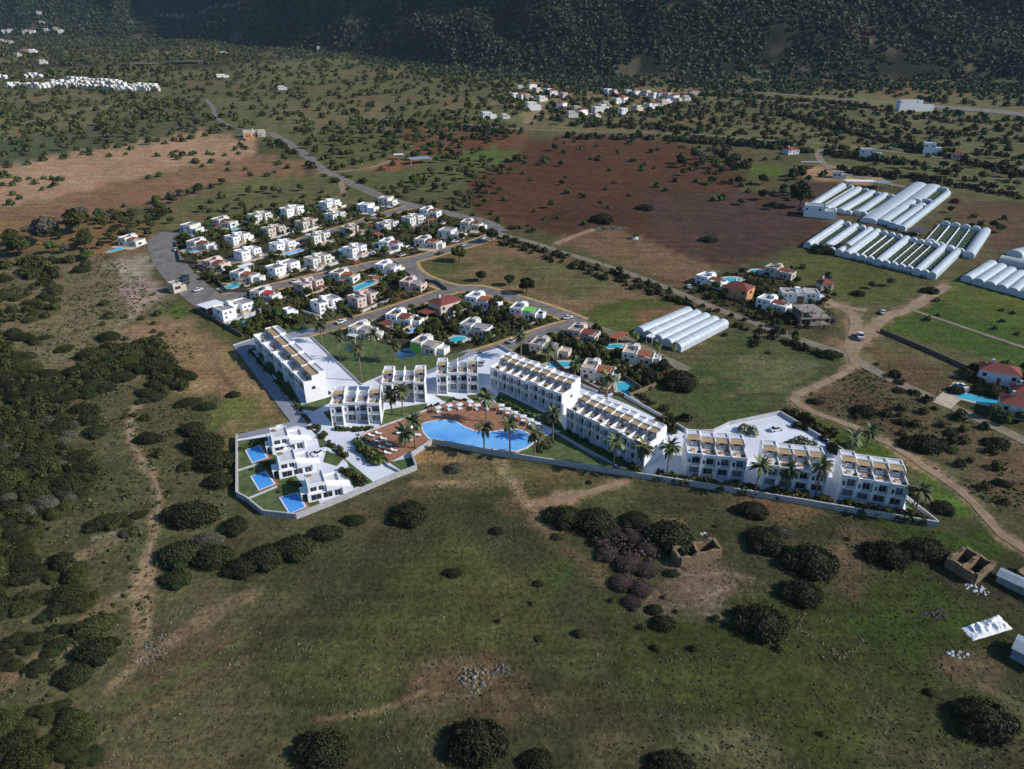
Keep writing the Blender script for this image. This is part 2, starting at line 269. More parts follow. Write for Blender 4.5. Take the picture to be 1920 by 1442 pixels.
# ------------------------------------------------------------ ground with its land cover
def psdist(X, Y, P):             # signed distance, positive inside
    n = len(P); d = np.full(X.shape, 1e9); ins = np.zeros(X.shape, bool)
    for i in range(n):
        x0, y0 = P[i]; x1, y1 = P[(i+1) % n]; ex, ey = x1-x0, y1-y0; L2 = ex*ex+ey*ey+1e-9
        t = np.clip(((X-x0)*ex+(Y-y0)*ey)/L2, 0, 1); d = np.minimum(d, (X-x0-t*ex)**2+(Y-y0-t*ey)**2)
        c = ((y0 > Y) != (y1 > Y)) & (X < ex*(Y-y0)/((y1-y0) if abs(y1-y0) > 1e-9 else 1e-9)+x0); ins ^= c
    d = np.sqrt(d); return np.where(ins, d, -d)
def wp(pts): return [(g.x, g.y) for g in (G(*p) for p in pts)]
COVER = [  # colour, softness (m), raggedness (m), photo outline
 (S(72,71,49), 60, 60, [(-200,1500),(-200,740),(700,700),(2120,800),(2200,1500)]),
 (S(56,57,38), 20, 30, [(500,1500),(480,1120),(640,1010),(900,890),(1400,930),(1800,990),(2200,1100),(2200,1500)]),
 (S(52,60,30), 12, 20, [(1100,1300),(1250,1080),(1500,1180),(1700,1060),(1850,1130),(1900,1290),(1700,1420),(1400,1400)]),
 (S(50,64,28), 9, 14, [(1620,1075),(1800,1090),(1830,1160),(1750,1220),(1640,1200)]),
 (S(66,70,40), 14, 20, [(640,1150),(900,1030),(1000,1090),(1050,1250),(800,1290),(560,1290)]),
 (S(76,70,50), 9, 14, [(200,1290),(290,1220),(420,1140),(300,1330),(200,1442),(120,1442)]),
 (S(80,76,54), 10, 16, [(150,1290),(230,1150),(300,1060),(400,1120),(260,1230),(180,1400),(60,1500),(-50,1500)]),
 (S(82,72,52), 7, 8, [(985,930),(1060,960),(1020,1010),(1130,1060),(1130,1110),(1060,1080),(1010,1000),(950,950)]),
 (S(86,80,66), 8, 12, [(1250,1060),(1380,1040),(1440,1120),(1380,1180),(1300,1200),(1230,1150)]),
 (S(88,74,58), 8, 8, [(1560,1000),(1640,1030),(1640,1090),(1600,1120),(1560,1060)]),
 (S(86,74,58), 6, 8, [(1780,1240),(1860,1235),(1910,1290),(1880,1330),(1800,1290)]),
 (S(90,76,58), 10, 12, [(820,1240),(960,1240),(1010,1330),(860,1370),(740,1360)]),
 (S(56,70,38), 6, 7, [(1000,1060),(1040,1060),(1070,1100),(1040,1120),(1005,1090)]),
 (S(92,82,60), 6, 7, [(780,835),(840,838),(955,868),(975,905),(930,915),(800,905),(775,885)]),
 (S(128,100,72), 4, 5, [(790,838),(840,842),(860,856),(830,872),(785,880),(775,866)]),
 (S(84,78,52), 6, 8, [(960,868),(1170,895),(1130,912),(1020,925),(985,915)]),
 (S(94,78,58), 5, 6, [(1340,930),(1420,925),(1520,955),(1500,975),(1400,955)]),
 (S(48,64,26), 5, 6, [(1640,985),(1760,1000),(1860,1005),(1900,1060),(1850,1075),(1770,1030),(1640,1010)]),
 (S(104,97,74), 14, 20, [(-100,480),(280,470),(330,560),(240,640),(300,700),(180,720),(60,700),(-100,760)]),
 (S(140,132,118), 5, 9, [(195,490),(290,480),(300,540),(260,600),(230,560),(215,520)]),
 (S(124,105,82), 6, 8, [(225,620),(330,590),(380,600),(370,640),(300,640),(240,640)]),
 (S(70,90,40), 5, 6, [(290,585),(350,565),(360,590),(320,605)]),
 (S(122,104,76), 6, 8, [(290,650),(370,618),(430,640),(530,775),(570,790),(450,825),(400,760),(330,720)]),
 (S(98,92,58), 6, 8, [(400,720),(520,780),(560,790),(440,830),(440,780)]),
 (S(92,92,54), 4, 5, [(365,770),(470,745),(480,765),(400,800)]),
 (S(96,62,46), 4, 5, [(540,545),(600,520),(625,555),(590,575),(560,580)]),
 (S(74,84,42), 3, 4, [(470,590),(640,590),(600,612),(440,645),(410,615)]),
 (S(64,62,42), 4, 5, [(325,440),(560,385),(760,370),(915,420),(860,462),(700,492),(480,545),(400,556),(330,470)]),
 (S(62,60,42), 4, 5, [(640,612),(850,560),(1000,570),(1075,595),(900,655),(780,685),(720,690)]), (S(60,58,42), 4, 5, [(960,650),(1100,610),(1290,680),(1230,735),(1160,738),(1060,700)]), (S(58,56,40), 4, 5, [(1280,540),(1420,495),(1560,560),(1560,625),(1440,615)]),
 (S(60,62,36), 3, 4, [(1770,740),(1850,690),(1990,700),(1990,830),(1860,800)]), (S(60,66,38), 4, 4, [(430,600),(560,575),(640,570),(620,600),(480,640),(440,640)]),
 (S(96,72,54), 2, 3, [(560,550),(625,520),(640,545),(600,570)]),(S(92,72,54), 2, 3, [(700,510),(790,530),(830,548),(740,575),(690,560)]),
 # far plain
 (S(88,92,62), 40, 50, [(-400,300),(-400,30),(700,70),(2300,140),(2300,320),(1900,380),(1300,250),(900,240),(560,260)]),
 (S(72,82,58), 14, 16, [(-100,300),(-100,200),(380,180),(420,215),(330,268),(100,300),(0,315)]),
 (S(118,108,74), 14, 16, [(-100,215),(200,195),(330,190),(150,240),(0,262),(-100,262)]),
 (S(150,125,101), 7, 12, [(-150,345),(60,300),(200,275),(380,245),(480,262),(470,300),(330,318),(200,350),(60,400),(-150,480)]),
 (S(120,96,74), 9, 14, [(-150,400),(100,370),(330,318),(480,290),(590,305),(560,325),(420,345),(300,385),(130,410),(60,440),(-150,480)]),
 (S(92,92,62), 7, 10, [(270,400),(420,345),(600,322),(700,362),(690,385),(480,395),(330,432),(230,440)]),
 (S(116,96,66), 6, 8, [(-100,420),(120,410),(300,420),(290,445),(180,475),(0,470),(-100,470)]),
 (S(84,88,56), 9, 10, [(520,240),(700,250),(900,240),(880,310),(740,350),(640,330),(570,280)]),
 (S(80,88,56), 7, 8, [(640,330),(740,318),(860,300),(880,350),(800,372),(700,362)]),
 (S(120,82,60), 4, 5, [(680,318),(740,293),(800,308),(740,320)]),
 (S(98,72,52), 9, 10, [(720,240),(860,225),(1000,245),(960,290),(880,300),(800,290)]),
 (S(96,62,46), 6, 8, [(850,252),(940,240),(975,262),(930,285),(850,290)]),
 (S(78,92,50), 4, 6, [(850,290),(920,275),(985,285),(960,310),(880,320)]),
 (S(78,57,42), 6, 8, [(870,345),(960,300),(990,262),(1100,250),(1260,262),(1330,300),(1400,320),(1380,360),(1200,360),(1210,420),(1120,440),(1050,440),(960,425),(890,400)]),
 (S(72,53,40), 8, 10, [(1080,330),(1260,355),(1540,380),(1530,450),(1370,498),(1240,470),(1130,430),(1000,430)]),
 (S(70,57,49), 8, 6, [(1200,375),(1300,362),(1480,355),(1520,340),(1580,330),(1520,400),(1530,440),(1370,500),(1330,495),(1230,450)]),
 (S(104,88,68), 4, 5, [(1050,455),(1120,432),(1200,440),(1290,485),(1360,505),(1290,538),(1170,500)]),
 (S(106,94,70), 6, 8, [(850,455),(935,447),(1180,520),(1240,560),(1215,590),(1090,590),(940,540),(800,515),(790,490)]),
 (S(82,86,52), 5, 7, [(790,490),(850,480),(900,500),(830,520),(800,515)]),
 (S(92,90,62), 7, 9, [(930,480),(1090,500),(1170,540),(1060,560),(960,530)]),
 (S(72,84,42), 5, 8, [(1080,590),(1190,560),(1300,560),(1280,580),(1190,625),(1120,610)]),
 (S(104,84,58), 4, 5, [(1190,585),(1290,560),(1300,575),(1195,615)]),
 (S(62,74,44), 5, 5, [(1195,740),(1290,690),(1370,622),(1460,640),(1590,680),(1560,710),(1490,740),(1450,775),(1330,808),(1260,780)]),
 (S(80,86,60), 7, 8, [(1370,660),(1480,670),(1540,690),(1480,735),(1400,740)]),
 (S(78,86,46), 5, 7, [(1480,475),(1560,485),(1740,530),(1700,560),(1600,570),(1530,530),(1440,505)]),
 (S(60,80,34), 4, 5, [(1650,600),(1740,560),(1760,540),(1800,525),(2100,590),(2100,760),(1880,680),(1640,610)]),
 (S(76,88,42), 6, 8, [(1740,555),(1800,530),(2050,590),(2050,620),(1850,600)]),
 (S(78,70,52), 7, 9, [(1500,745),(1600,700),(1720,745),(1860,800),(2050,880),(2050,1030),(1830,900),(1620,790)]),
 (S(84,72,52), 8, 10, [(1620,690),(1640,650),(1720,680),(1790,700),(1770,740),(1700,725)]),
 (S(64,84,32), 4, 5, [(1480,760),(1520,775),(1700,850),(1830,960),(1800,975),(1700,880),(1560,830),(1480,780)]),
 (S(82,68,54), 5, 6, [(1790,380),(1950,380),(2000,420),(1920,470),(1830,460),(1810,420)]),
 (S(76,96,40), 4, 5, [(1365,312),(1470,315),(1475,328),(1380,322)]),
 (S(150,126,96), 4, 5, [(1480,318),(1560,305),(1660,335),(1620,345),(1540,340)]),
 (S(96,92,64), 7, 8, [(1430,235),(1560,240),(1700,275),(1560,268),(1440,250)]),
 (S(112,84,58), 6, 7, [(1600,160),(1700,155),(1850,172),(1780,185),(1650,185)]),
 (S(150,128,98), 4, 6, [(945,175),(985,165),(1060,185),(1060,215),(985,230)]),
 (S(126,110,82), 4, 6, [(1060,170),(1310,165),(1300,190),(1160,215),(1060,205)]),
 (S(142,112,80), 8, 8, [(600,90),(680,82),(720,90),(690,102),(620,104)]),
]
DIRT = [([(1590,655),(1602,685),(1560,712),(1510,733),(1488,750),(1530,775),(1600,800),(1680,840),(1740,880),(1800,920),(1850,970),(1880,1005),(1960,1055)],3.6),
 ([(1512,545),(1560,568),(1600,590),(1605,620),(1590,658)],8),([(1545,575),(1590,578),(1625,583)],5),([(1595,660),(1640,612),(1665,592),(1705,580),(1735,560),(1775,535)],6),([(1560,640),(1600,660),(1620,680)],9),
 ([(255,760),(243,790),(245,830),(262,855),(285,890),(298,930),(290,990),(275,1050),(268,1130),(266,1190)],2.6),([(275,1050),(268,1130),(262,1230),(200,1300)],3.5),([(940,862),(955,900),(985,942),(1020,944),(1100,925),(1168,903)],4),([(985,942),(1010,972),(1035,1000)],3),([(780,905),(880,905),(955,893)],2),
 ([(1040,458),(1080,442),(1115,430)],4),([(595,325),(690,316),(740,297)],4),([(638,338),(642,352),(644,362)],4),([(985,232),(1005,215),(1020,200)],6),([(200,1290),(260,1240),(430,1130),(470,1115)],3),([(0,1285),(110,1215),(220,1130)],4),([(310,700),(330,660),(390,650),(400,700)],2),([(240,1000),(120,1060),(0,1075)],3)]
def fan(y):  return .95*np.maximum(y, 0)+170
ys = np.concatenate([np.linspace(-260, 30, 12), 1/np.linspace(1/38., 1/900., 430), np.linspace(904, 3600, 190)])
ts = np.linspace(-1, 1, 641)
YY, TT = np.meshgrid(ys, ts, indexing='ij'); XX = TT*fan(YY)
ZZ = terrain(XX, YY)
nr, nc = XX.shape; V = np.stack([XX, YY, ZZ], -1).reshape(-1, 3)
i0 = (np.arange(nr-1)[:, None]*nc+np.arange(nc-1)[None, :]).ravel()
F = np.stack([i0, i0+1, i0+nc+1, i0+nc], -1)
X, Y = V[:, 0].astype(float), V[:, 1].astype(float)
col = np.empty((len(X), 3)); col[:] = S(80, 78, 54)
n1 = fbm(X/13, Y/13, 3, 4)-.5; n2 = fbm(X/14+50, Y/14, 4, 4)-.5
STK = [(S(104,96,68),[(1390,690),(1470,672)]),(S(104,96,68),[(1400,712),(1500,690)]),(S(100,94,66),[(1340,690),(1420,668)]),(S(104,96,68),[(1420,735),(1520,705)]),(S(96,92,64),[(1300,720),(1390,700)]),(S(98,92,64),[(1360,745),(1450,725)]),(S(100,94,66),[(1250,660),(1330,640)]),
 (S(56,44,34),[(398,652),(408,690),(425,715),(438,738)]),(S(74,60,44),[(975,495),(1010,520),(1050,545)]),(S(74,60,44),[(1085,505),(1090,525)]),(S(110,104,84),[(1290,1085),(1360,1075),(1420,1090)]),(S(110,104,84),[(1300,1130),(1380,1100)]),(S(108,100,82),[(1310,1150),(1370,1165)]),(S(108,100,82),[(1280,1100),(1340,1140)]),
 (S(98,86,60),[(240,1350),(420,1260),(480,1230)]),(S(94,84,60),[(330,1400),(420,1370)]),(S(60,84,36),[(230,1320),(350,1260),(450,1200)]),(S(120,98,74),[(560,860),(500,840)]),
 (S(150,144,134),[(170,1010),(240,995)]),(S(138,130,112),[(200,700),(130,715),(90,735)]),(S(130,122,102),[(190,670),(240,655)]),(S(168,160,148),[(225,505),(270,520),(240,570)]),(S(150,140,120),[(215,620),(250,590),(285,545)]),(S(150,125,90),[(1285,980),(1240,975)]),(S(116,98,76),[(1840,1290),(1890,1320)]),(S(122,100,78),[(600,1350),(700,1330),(800,1300)])]
for c, pts in STK: COVER.append((c, 2.0, 1.2, [(p[0], p[1]-2.2) for p in pts]+[(p[0], p[1]+2.2) for p in reversed(pts)]))
for c, soft, rag, P in COVER:
    P = wp([(max(-500, min(2400, a)), b) for a, b in P]); xs = [p[0] for p in P]; yy = [p[1] for p in P]; m = soft+rag
    k = np.nonzero((X > min(xs)-m) & (X < max(xs)+m) & (Y > min(yy)-m) & (Y < max(yy)+m))[0]
    if not len(k): continue
    sd = psdist(X[k]+n1[k]*rag*2, Y[k]+n2[k]*rag*2, P); a = sstep(-soft*.5, soft*.5, sd)[:, None]
    col[k] = col[k]*(1-a)+np.array(c)*a
# field patchwork on the far plain
pid = np.floor(X/130+n1*1.2)*31+np.floor(Y/95+n2*1.2+X/400)*17
h = hash2(pid, pid*0+3, 5); h2 = hash2(pid, pid*0+9, 5)
far = (sstep(640, 760, Y)*.55)[:, None]
pal = np.array([S(90,92,66), S(108,98,74), S(84,90,56), S(100,84,66), S(76,82,58)])
col = col*(1-far)+pal[np.minimum((h*5).astype(int), 4)]*far*(.8+.4*h2)[:, None] 
# mountains: dry rock between the trees
zplain = SLOPE*Y; up = V[:, 2]-zplain
mt = sstep(1.5, 10, up)[:, None]; rk = sstep(.60, .74, fbm(X/45, Y/45, 40, 4))[:, None]
mc = np.array(S(34, 41, 32))*(1-rk)+np.array(S(82, 78, 64))*rk
col = col*(1-mt)+mc*mt
# worn soft edges of the earth tracks
for pts, w_ in DIRT:
    P = [G(*q) for q in pts]; xs = [q.x for q in P]; yy = [q.y for q in P]; m = w_*2+6
    k = np.nonzero((X > min(xs)-m) & (X < max(xs)+m) & (Y > min(yy)-m) & (Y < max(yy)+m))[0]; dm = np.full(len(k), 1e9)
    for i in range(len(P)-1):
        ex, ey = P[i+1].x-P[i].x, P[i+1].y-P[i].y; t_ = np.clip(((X[k]-P[i].x)*ex+(Y[k]-P[i].y)*ey)/(ex*ex+ey*ey+1e-9), 0, 1); dm = np.minimum(dm, np.hypot(X[k]-P[i].x-t_*ex, Y[k]-P[i].y-t_*ey))
    a = (1-sstep(w_*.3, w_*.62+1.0, dm+n1[k]*w_*1.2+(fbm(X[k]/3, Y[k]/3, 8, 2)-.5)*w_*.6))[:, None]*(.85 if len(pts) > 4 else .45)
    col[k] = col[k]*(1-a)+np.array(S(128, 110, 88))*a
# broad tone changes
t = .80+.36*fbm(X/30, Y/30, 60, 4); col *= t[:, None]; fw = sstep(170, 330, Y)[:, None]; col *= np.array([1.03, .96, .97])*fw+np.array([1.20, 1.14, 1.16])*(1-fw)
g = fbm(X/17, Y/17, 70, 3)[:, None]; col *= (1+(g-.5)*np.array([.22, -.05, .20]))
me = bm_np('ground', V, F, 'lawn', smooth=True); me.materials.clear()
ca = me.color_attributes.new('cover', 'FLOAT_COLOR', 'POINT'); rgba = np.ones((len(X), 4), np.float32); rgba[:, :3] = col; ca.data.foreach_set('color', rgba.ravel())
gm = bpy.data.materials.new('land'); gm.use_nodes = True; N = gm.node_tree.nodes; L = gm.node_tree.links
p = N['Principled BSDF']; p.inputs['Roughness'].default_value = .95; p.inputs['Specular IOR Level'].default_value = .1
at = N.new('ShaderNodeAttribute'); at.attribute_name = 'cover'; tc = N.new('ShaderNodeTexCoord')
def nz(sc, det, rough=.6):
    n = N.new('ShaderNodeTexNoise'); n.inputs['Scale'].default_value = sc; n.inputs['Detail'].default_value = det; n.inputs['Roughness'].default_value = rough; L.new(tc.outputs['Object'], n.inputs['Vector']); return n
def mr(src, a, b, c, d):
    m = N.new('ShaderNodeMapRange'); m.inputs[1].default_value = a; m.inputs[2].default_value = b; m.inputs[3].default_value = c; m.inputs[4].default_value = d; L.new(src, m.inputs[0]); return m.outputs[0]
def mul(a, b):
    m = N.new('ShaderNodeMath'); m.operation = 'MULTIPLY'; L.new(a, m.inputs[0]); L.new(b, m.inputs[1]); return m.outputs[0]
fa = mr(nz(1.1, 6, .75).outputs['Fac'], .34, .66, .62, 1.42); fb = mr(nz(.16, 5, .65).outputs['Fac'], .35, .65, .78, 1.22)
vo = N.new('ShaderNodeTexVoronoi'); vo.inputs['Scale'].default_value = .75; L.new(tc.outputs['Object'], vo.inputs['Vector']); fc = mr(vo.outputs['Distance'], .1, .7, .72, 1.15)
mp = N.new('ShaderNodeMapping'); mp.inputs['Rotation'].default_value = (0, 0, -.62); mp.inputs['Scale'].default_value = (.018, .42, 1); L.new(tc.outputs['Object'], mp.inputs['Vector'])
ns = N.new('ShaderNodeTexNoise'); ns.inputs['Scale'].default_value = 1; ns.inputs['Detail'].default_value = 5; L.new(mp.outputs[0], ns.inputs['Vector']); fs = mr(ns.outputs['Fac'], .35, .65, .86, 1.15)
sc = mul(mul(mul(fa, fb), fc), fs)
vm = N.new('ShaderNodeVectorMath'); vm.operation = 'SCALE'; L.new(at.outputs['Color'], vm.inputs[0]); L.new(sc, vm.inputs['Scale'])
tn = N.new('ShaderNodeMix'); tn.data_type = 'RGBA'; tn.blend_type = 'MULTIPLY'; tn.inputs[0].default_value = 1
cr = N.new('ShaderNodeMix'); cr.data_type = 'RGBA'; cr.inputs[6].default_value = (1.10, .99, .94, 1); cr.inputs[7].default_value = (.92, 1.01, .86, 1)
L.new(mr(nz(.07, 6, .7).outputs['Fac'], .38, .62, 0, 1), cr.inputs[0]); L.new(vm.outputs[0], tn.inputs[6]); L.new(cr.outputs[2], tn.inputs[7])
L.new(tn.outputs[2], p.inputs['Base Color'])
bn = N.new('ShaderNodeBump'); bn.inputs['Distance'].default_value = .5; bn.inputs['Strength'].default_value = .8; L.new(nz(.9, 5, .7).outputs['Fac'], bn.inputs['Height']); L.new(bn.outputs[0], p.inputs['Normal'])
me.materials.append(gm); tag(objm('ground', me), kind='structure')

# ------------------------------------------------------------ roads, tracks, paved sheets
ROADS = []; LIFT = [.03]
def strip(name, pts, w, m, lift=.06, w2=None, px=True, sub=1):
    P = [G(*p) for p in pts] if px else [Vector(p) for p in pts]
    # smooth with Catmull-Rom
    Q = []
    for i in range(len(P)-1):
        a, b, c, d = P[max(i-1, 0)], P[i], P[i+1], P[min(i+2, len(P)-1)]; n = max(2, int((c-b).length/6))
        for k in range(n):
            t = k/n; Q.append(.5*((2*b)+(c-a)*t+(2*a-5*b+4*c-d)*t*t+(3*b-a-3*c+d)*t**3))
    Q.append(P[-1]); b = MB(); n = len(Q)
    for i, q in enumerate(Q):
        d = (Q[min(i+1, n-1)]-Q[max(i-1, 0)]); d.z = 0; d.normalize(); s = Vector((-d.y, d.x, 0))
        ww = (w + ((w2-w)*i/(n-1) if w2 else 0))/2*(1+((.5*(float(fbm([q.x/9], [q.y/9], 3, 2)[0])-.5)+.10*rnd.uniform(-1, 1)) if m == 'dirt' else 0))
        for e in (1, -1):
            x, y = q.x+s.x*ww*e, q.y+s.y*ww*e; b.v.append((x, y, tz(x, y)+lift if q.y > 850 else SLOPE*y+lift))
        ROADS.append((q.x, q.y, ww))
    for i in range(n-1): b.f.append((2*i+1, 2*i+3, 2*i+2, 2*i))
    return tag(b.build(name, m), kind='structure')
def sheet(name, pts, m, lift, kind='structure', label=None, cat=None):
    P = [G(*p) for p in pts]; n = len(P)
    area = sum(P[i].x*P[(i+1) % n].y-P[(i+1) % n].x*P[i].y for i in range(n))
    if area < 0: P.reverse()
    b = MB(); b.v = [(p.x, p.y, SLOPE*p.y+lift) for p in P]; b.f = [tuple(range(n))]
    import bmesh
    o = b.build(name, m); bm = bmesh.new(); bm.from_mesh(o.data); bmesh.ops.triangulate(bm, faces=bm.faces[:]); bm.to_mesh(o.data); bm.free()
    if kind: tag(o, kind=kind)
    if label: tag(o, label, cat)
    return o
vil = [ [(505,248),(540,268),(575,292),(605,318),(650,340),(700,362),(745,378),(775,386)],
        [(775,386),(840,400),(905,415),(942,434)],
        [(775,386),(735,398),(690,412),(650,426),(600,440),(540,460),(480,478),(430,490),(365,494)],
        [(940,436),(890,455),(850,466),(800,480),(760,489),(700,496),(640,510),(590,520),(540,532),(480,546),(420,558),(385,566)],
        [(765,488),(778,512),(810,528),(853,541),(900,542),(950,556),(1010,574),(1060,592),(1090,604)],
        [(853,541),(800,560),(750,577),(700,592),(650,606),(600,617),(540,631)],
        [(1090,604),(1045,615),(1000,630),(940,652),(880,670),(830,688),(795,703)] ]
for i, P_ in enumerate(vil): strip('verge', P_, 10.5 if i not in (0, 1) else 8.5, 'verge' if i not in (0, 1) else 'lane', .03+.004*i)
for i, P_ in enumerate(vil): strip('road', P_, 7.0 if i else 5.5, 'asphalt', .07+.004*i)
strip('road', [(322,436),(303,450),(310,480),(335,515),(370,548),(402,572)], 14, 'asphalt', .11)
strip('road', [(1090,604),(1150,626),(1210,655),(1290,695)], 5, 'lane', .10)
strip('path', [(940,440),(1000,455),(1060,475),(1120,493),(1200,520),(1270,548),(1340,578),(1410,603),(1480,630),(1540,650),(1590,666),(1620,685),(1700,725),(1790,765),(1860,797),(1960,845)], 4.6, 'lane', .066)
strip('path', [(1590,655),(1602,685),(1560,712),(1510,733),(1488,750),(1530,775),(1600,800),(1680,840),(1740,880),(1800,920),(1850,970),(1880,1005),(1960,1055)], 2.8, 'dirt', .13)
strip('path', [(1512,545),(1560,568),(1600,590),(1605,620),(1590,658)], 5, 'dirt', .09)
strip('path', [(1545,575),(1590,578),(1625,583)], 4, 'dirt', .17)
strip('path', [(1595,660),(1640,612),(1665,592),(1705,580),(1735,560),(1775,535)], 5, 'dirt', .05)
strip('path', [(1705,580),(1780,605),(1860,632),(1950,662)], 2.2, 'lane', .14)
strip('path', [(255,760),(243,790),(245,830),(262,855),(285,890),(298,930),(290,990),(278,1040)], 1.6, 'dirt', .06, w2=.5)
strip('path', [(1010,945),(1100,925),(1162,905)], 1.2, 'dirt', .06, w2=2.8)
strip('path', [(1040,458),(1080,442),(1115,430)], 4, 'dirt', .05)
strip('path', [(385,186),(398,200),(408,222),(440,240),(475,245),(510,250)], 4.5, 'asphalt', .2)
strip('path', [(-60,252),(60,228),(130,213),(200,200),(280,188),(380,186)], 6, 'lane', .2)
strip('path', [(595,325),(690,316),(740,297)], 4, 'dirt', .12)
strip('path', [(638,338),(642,352),(644,362)], 4, 'dirt', .14)
strip('drive', [(1764,760),(1785,742),(1806,722)], 6, 'terr', .10)
strip('road', [(1050,150),(1160,158),(1280,163),(1400,172),(1560,185),(1650,192),(1700,196)], 9, 'lane', .3)
strip('road', [(1700,197),(1840,207),(1960,220)], 32, 'asphalt', .35)
strip('path', [(860,232),(940,240),(1060,246),(1200,249),(1300,252),(1400,260),(1540,270),(1700,288),(1950,318)], 5, 'lane', .2)
strip('path', [(1540,280),(1535,295),(1560,318),(1620,335),(1700,352)], 6, 'lane', .2)
strip('path', [(985,232),(1005,215),(1020,200)], 6, 'dirt', .2)
strip('path', [(230,36),(330,31),(400,15),(450,4)], 9, 'lane', 1.0)
# ------------------------------------------------------------ the white resort: paved ground, lawns, deck, pools
sheet('paving', [(445,824),(445,931),(464,941),(495,966),(556,973),(659,932),(728,902),(781,881),(772,857),(811,831),(900,849),(957,858),(1098,880),(1179,893),(1320,915),(1508,946),(1750,986),(1745,965),(1571,845),(1462,778),(1367,798),(1336,812),(1293,815),(1160,740),(1095,727),(960,665),(940,651),(880,669),(795,700),(720,706),(678,723),(584,633),(553,633),(470,660),(585,790),(575,800)], 'paving', .16)
sheet('asphalt_lane', [(437,649),(480,636),(584,613),(590,626),(553,633),(476,652),(466,660),(517,719),(561,774),(581,802),(572,803),(448,822),(444,816),(545,792),(534,778)], 'asphaltblue', .20)
sheet('asphalt_lane', [(700,712),(795,686),(880,655),(900,662),(830,692),(790,708),(715,722)], 'asphaltblue', .20)
LAWNS = [
 [(584,634),(600,628),(650,625),(700,640),(780,665),(830,668),(878,660),(868,668),(795,698),(720,704),(678,722)],
 [(440,652),(470,640),(500,625),(540,618),(585,608),(600,612),(565,620),(530,628),(480,636)],
 [(474,653),(486,657),(532,700),(566,760),(622,744),(628,752),(588,772),(562,768),(510,700)],
 [(606,774),(626,768),(630,800),(638,806),(633,808)],
 [(712,800),(717,770),(800,757),(803,770),(740,790),(718,800)],
 [(815,742),(852,745),(856,752),(832,753)],[(875,742),(900,740),(898,750),(884,752)],
 [(968,852),(1010,828),(1038,812),(1150,878),(1100,874)],
 [(730,868),(776,858),(784,878),(757,886)],
 [(935,735),(952,742),(1050,790),(1060,812),(1030,802),(930,756)],
 [(1045,812),(1062,806),(1205,886),(1180,888),(1150,878)],
 [(447,828),(500,820),(580,800),(648,862),(700,905),(660,926),(556,968),(497,960),(466,938),(448,928)],
 [(1215,890),(1290,896),(1700,968),(1740,978),(1500,940),(1320,910)],
 [(1694,900),(1715,930),(1742,975),(1700,968)],
 [(1100,728),(1160,742),(1290,812),(1270,805),(1180,760)],
]
for i, P_ in enumerate(LAWNS): sheet('lawn', P_, 'lawn', .21+.005*i)
sheet('villa_paving', [(556,800),(582,806),(606,832),(650,868),(668,905),(690,915),(600,946),(596,935),(570,915),(545,880),(505,845),(500,815)], 'paving', .32)
for i, P_ in enumerate([[(595,822),(605,822),(618,838),(600,842)],[(612,846),(645,862),(632,876),(606,868)],[(648,882),(662,890),(678,910),(664,918)]]): sheet('lawn', P_, 'lawn', .36+.004*i)
sheet('pool_deck', [(678,816),(737,793),(792,771),(811,765),(845,755),(881,753),(930,758),(973,780),(1017,801),(1012,815),(1000,838),(968,850),(900,842),(808,825),(806,826),(770,848),(728,871)], 'deck', .40)
POOLO = [(792,799),(800,795),(827,790),(854,793),(870,803),(889,811),(916,814),(941,810),(963,807),(982,811),(997,821),(1000,831),(987,841),(968,847),(935,845),(890,840),(854,834),(805,823),(796,812)]
def pool(name, pts, wm, label, lift=.46, cat='swimming pool', group=None, cop='paving', grow=1.10):
    P = [G(*p) for p in pts]; c = sum(P, Vector())/len(P); n = len(P)
    area = sum(P[i].x*P[(i+1) % n].y-P[(i+1) % n].x*P[i].y for i in range(n))
    if area < 0: P.reverse()
    r = empty(name, (c.x, c.y, SLOPE*c.y+lift), label=label, cat=cat, group=group)
    import bmesh
    for nm, g, dz, m in (('coping', 1, 0, cop), ('water', 0, .05, wm)):
        b = MB(); v = []
        for i, p in enumerate(P):
            t = (P[(i+1) % n]-P[i-1]); t.z = 0; t.normalize(); o = Vector((t.y, -t.x, 0))*(.55*g)
            q = p-c+o; v.append((q.x, q.y, SLOPE*q.y+dz))
        k = len(v); b.v = v+[(a, bb, z-.5) for a, bb, z in v]; b.f = [tuple(range(k))]+[(i, k+i, k+(i+1) % k, (i+1) % k) for i in range(k)]
        o = b.build(nm, m, r); bm = bmesh.new(); bm.from_mesh(o.data); bmesh.ops.triangulate(bm, faces=[f for f in bm.faces if len(f.verts) > 4]); bm.to_mesh(o.data); bm.free()
    return r
pool('swimming_pool', POOLO, 'pool', 'long curved bright blue communal pool beside the timber deck', .46)
VP = ['back', 'middle', 'front']
for i, q in enumerate([[(463,846),(485,838),(500,860),(475,869)],[(473,895),(496,887),(514,909),(488,920)],[(527,935),(556,927),(572,953),(545,964)]]):
    c = [sum(a[0] for a in q)/4, sum(a[1] for a in q)/4]
    d = [(c[0]+(a[0]-c[0])*1.22+(6 if k in (1, 2) else 0), c[1]+(a[1]-c[1])*1.2) for k, a in enumerate(q)]
    sheet('pool_surround', d, 'deck', .33+.01*i)
    pool('garden_pool', q, 'pooldeep', f'small rectangular blue pool in the garden of the {VP[i]} villa', .40, group='pools of the three small villas')
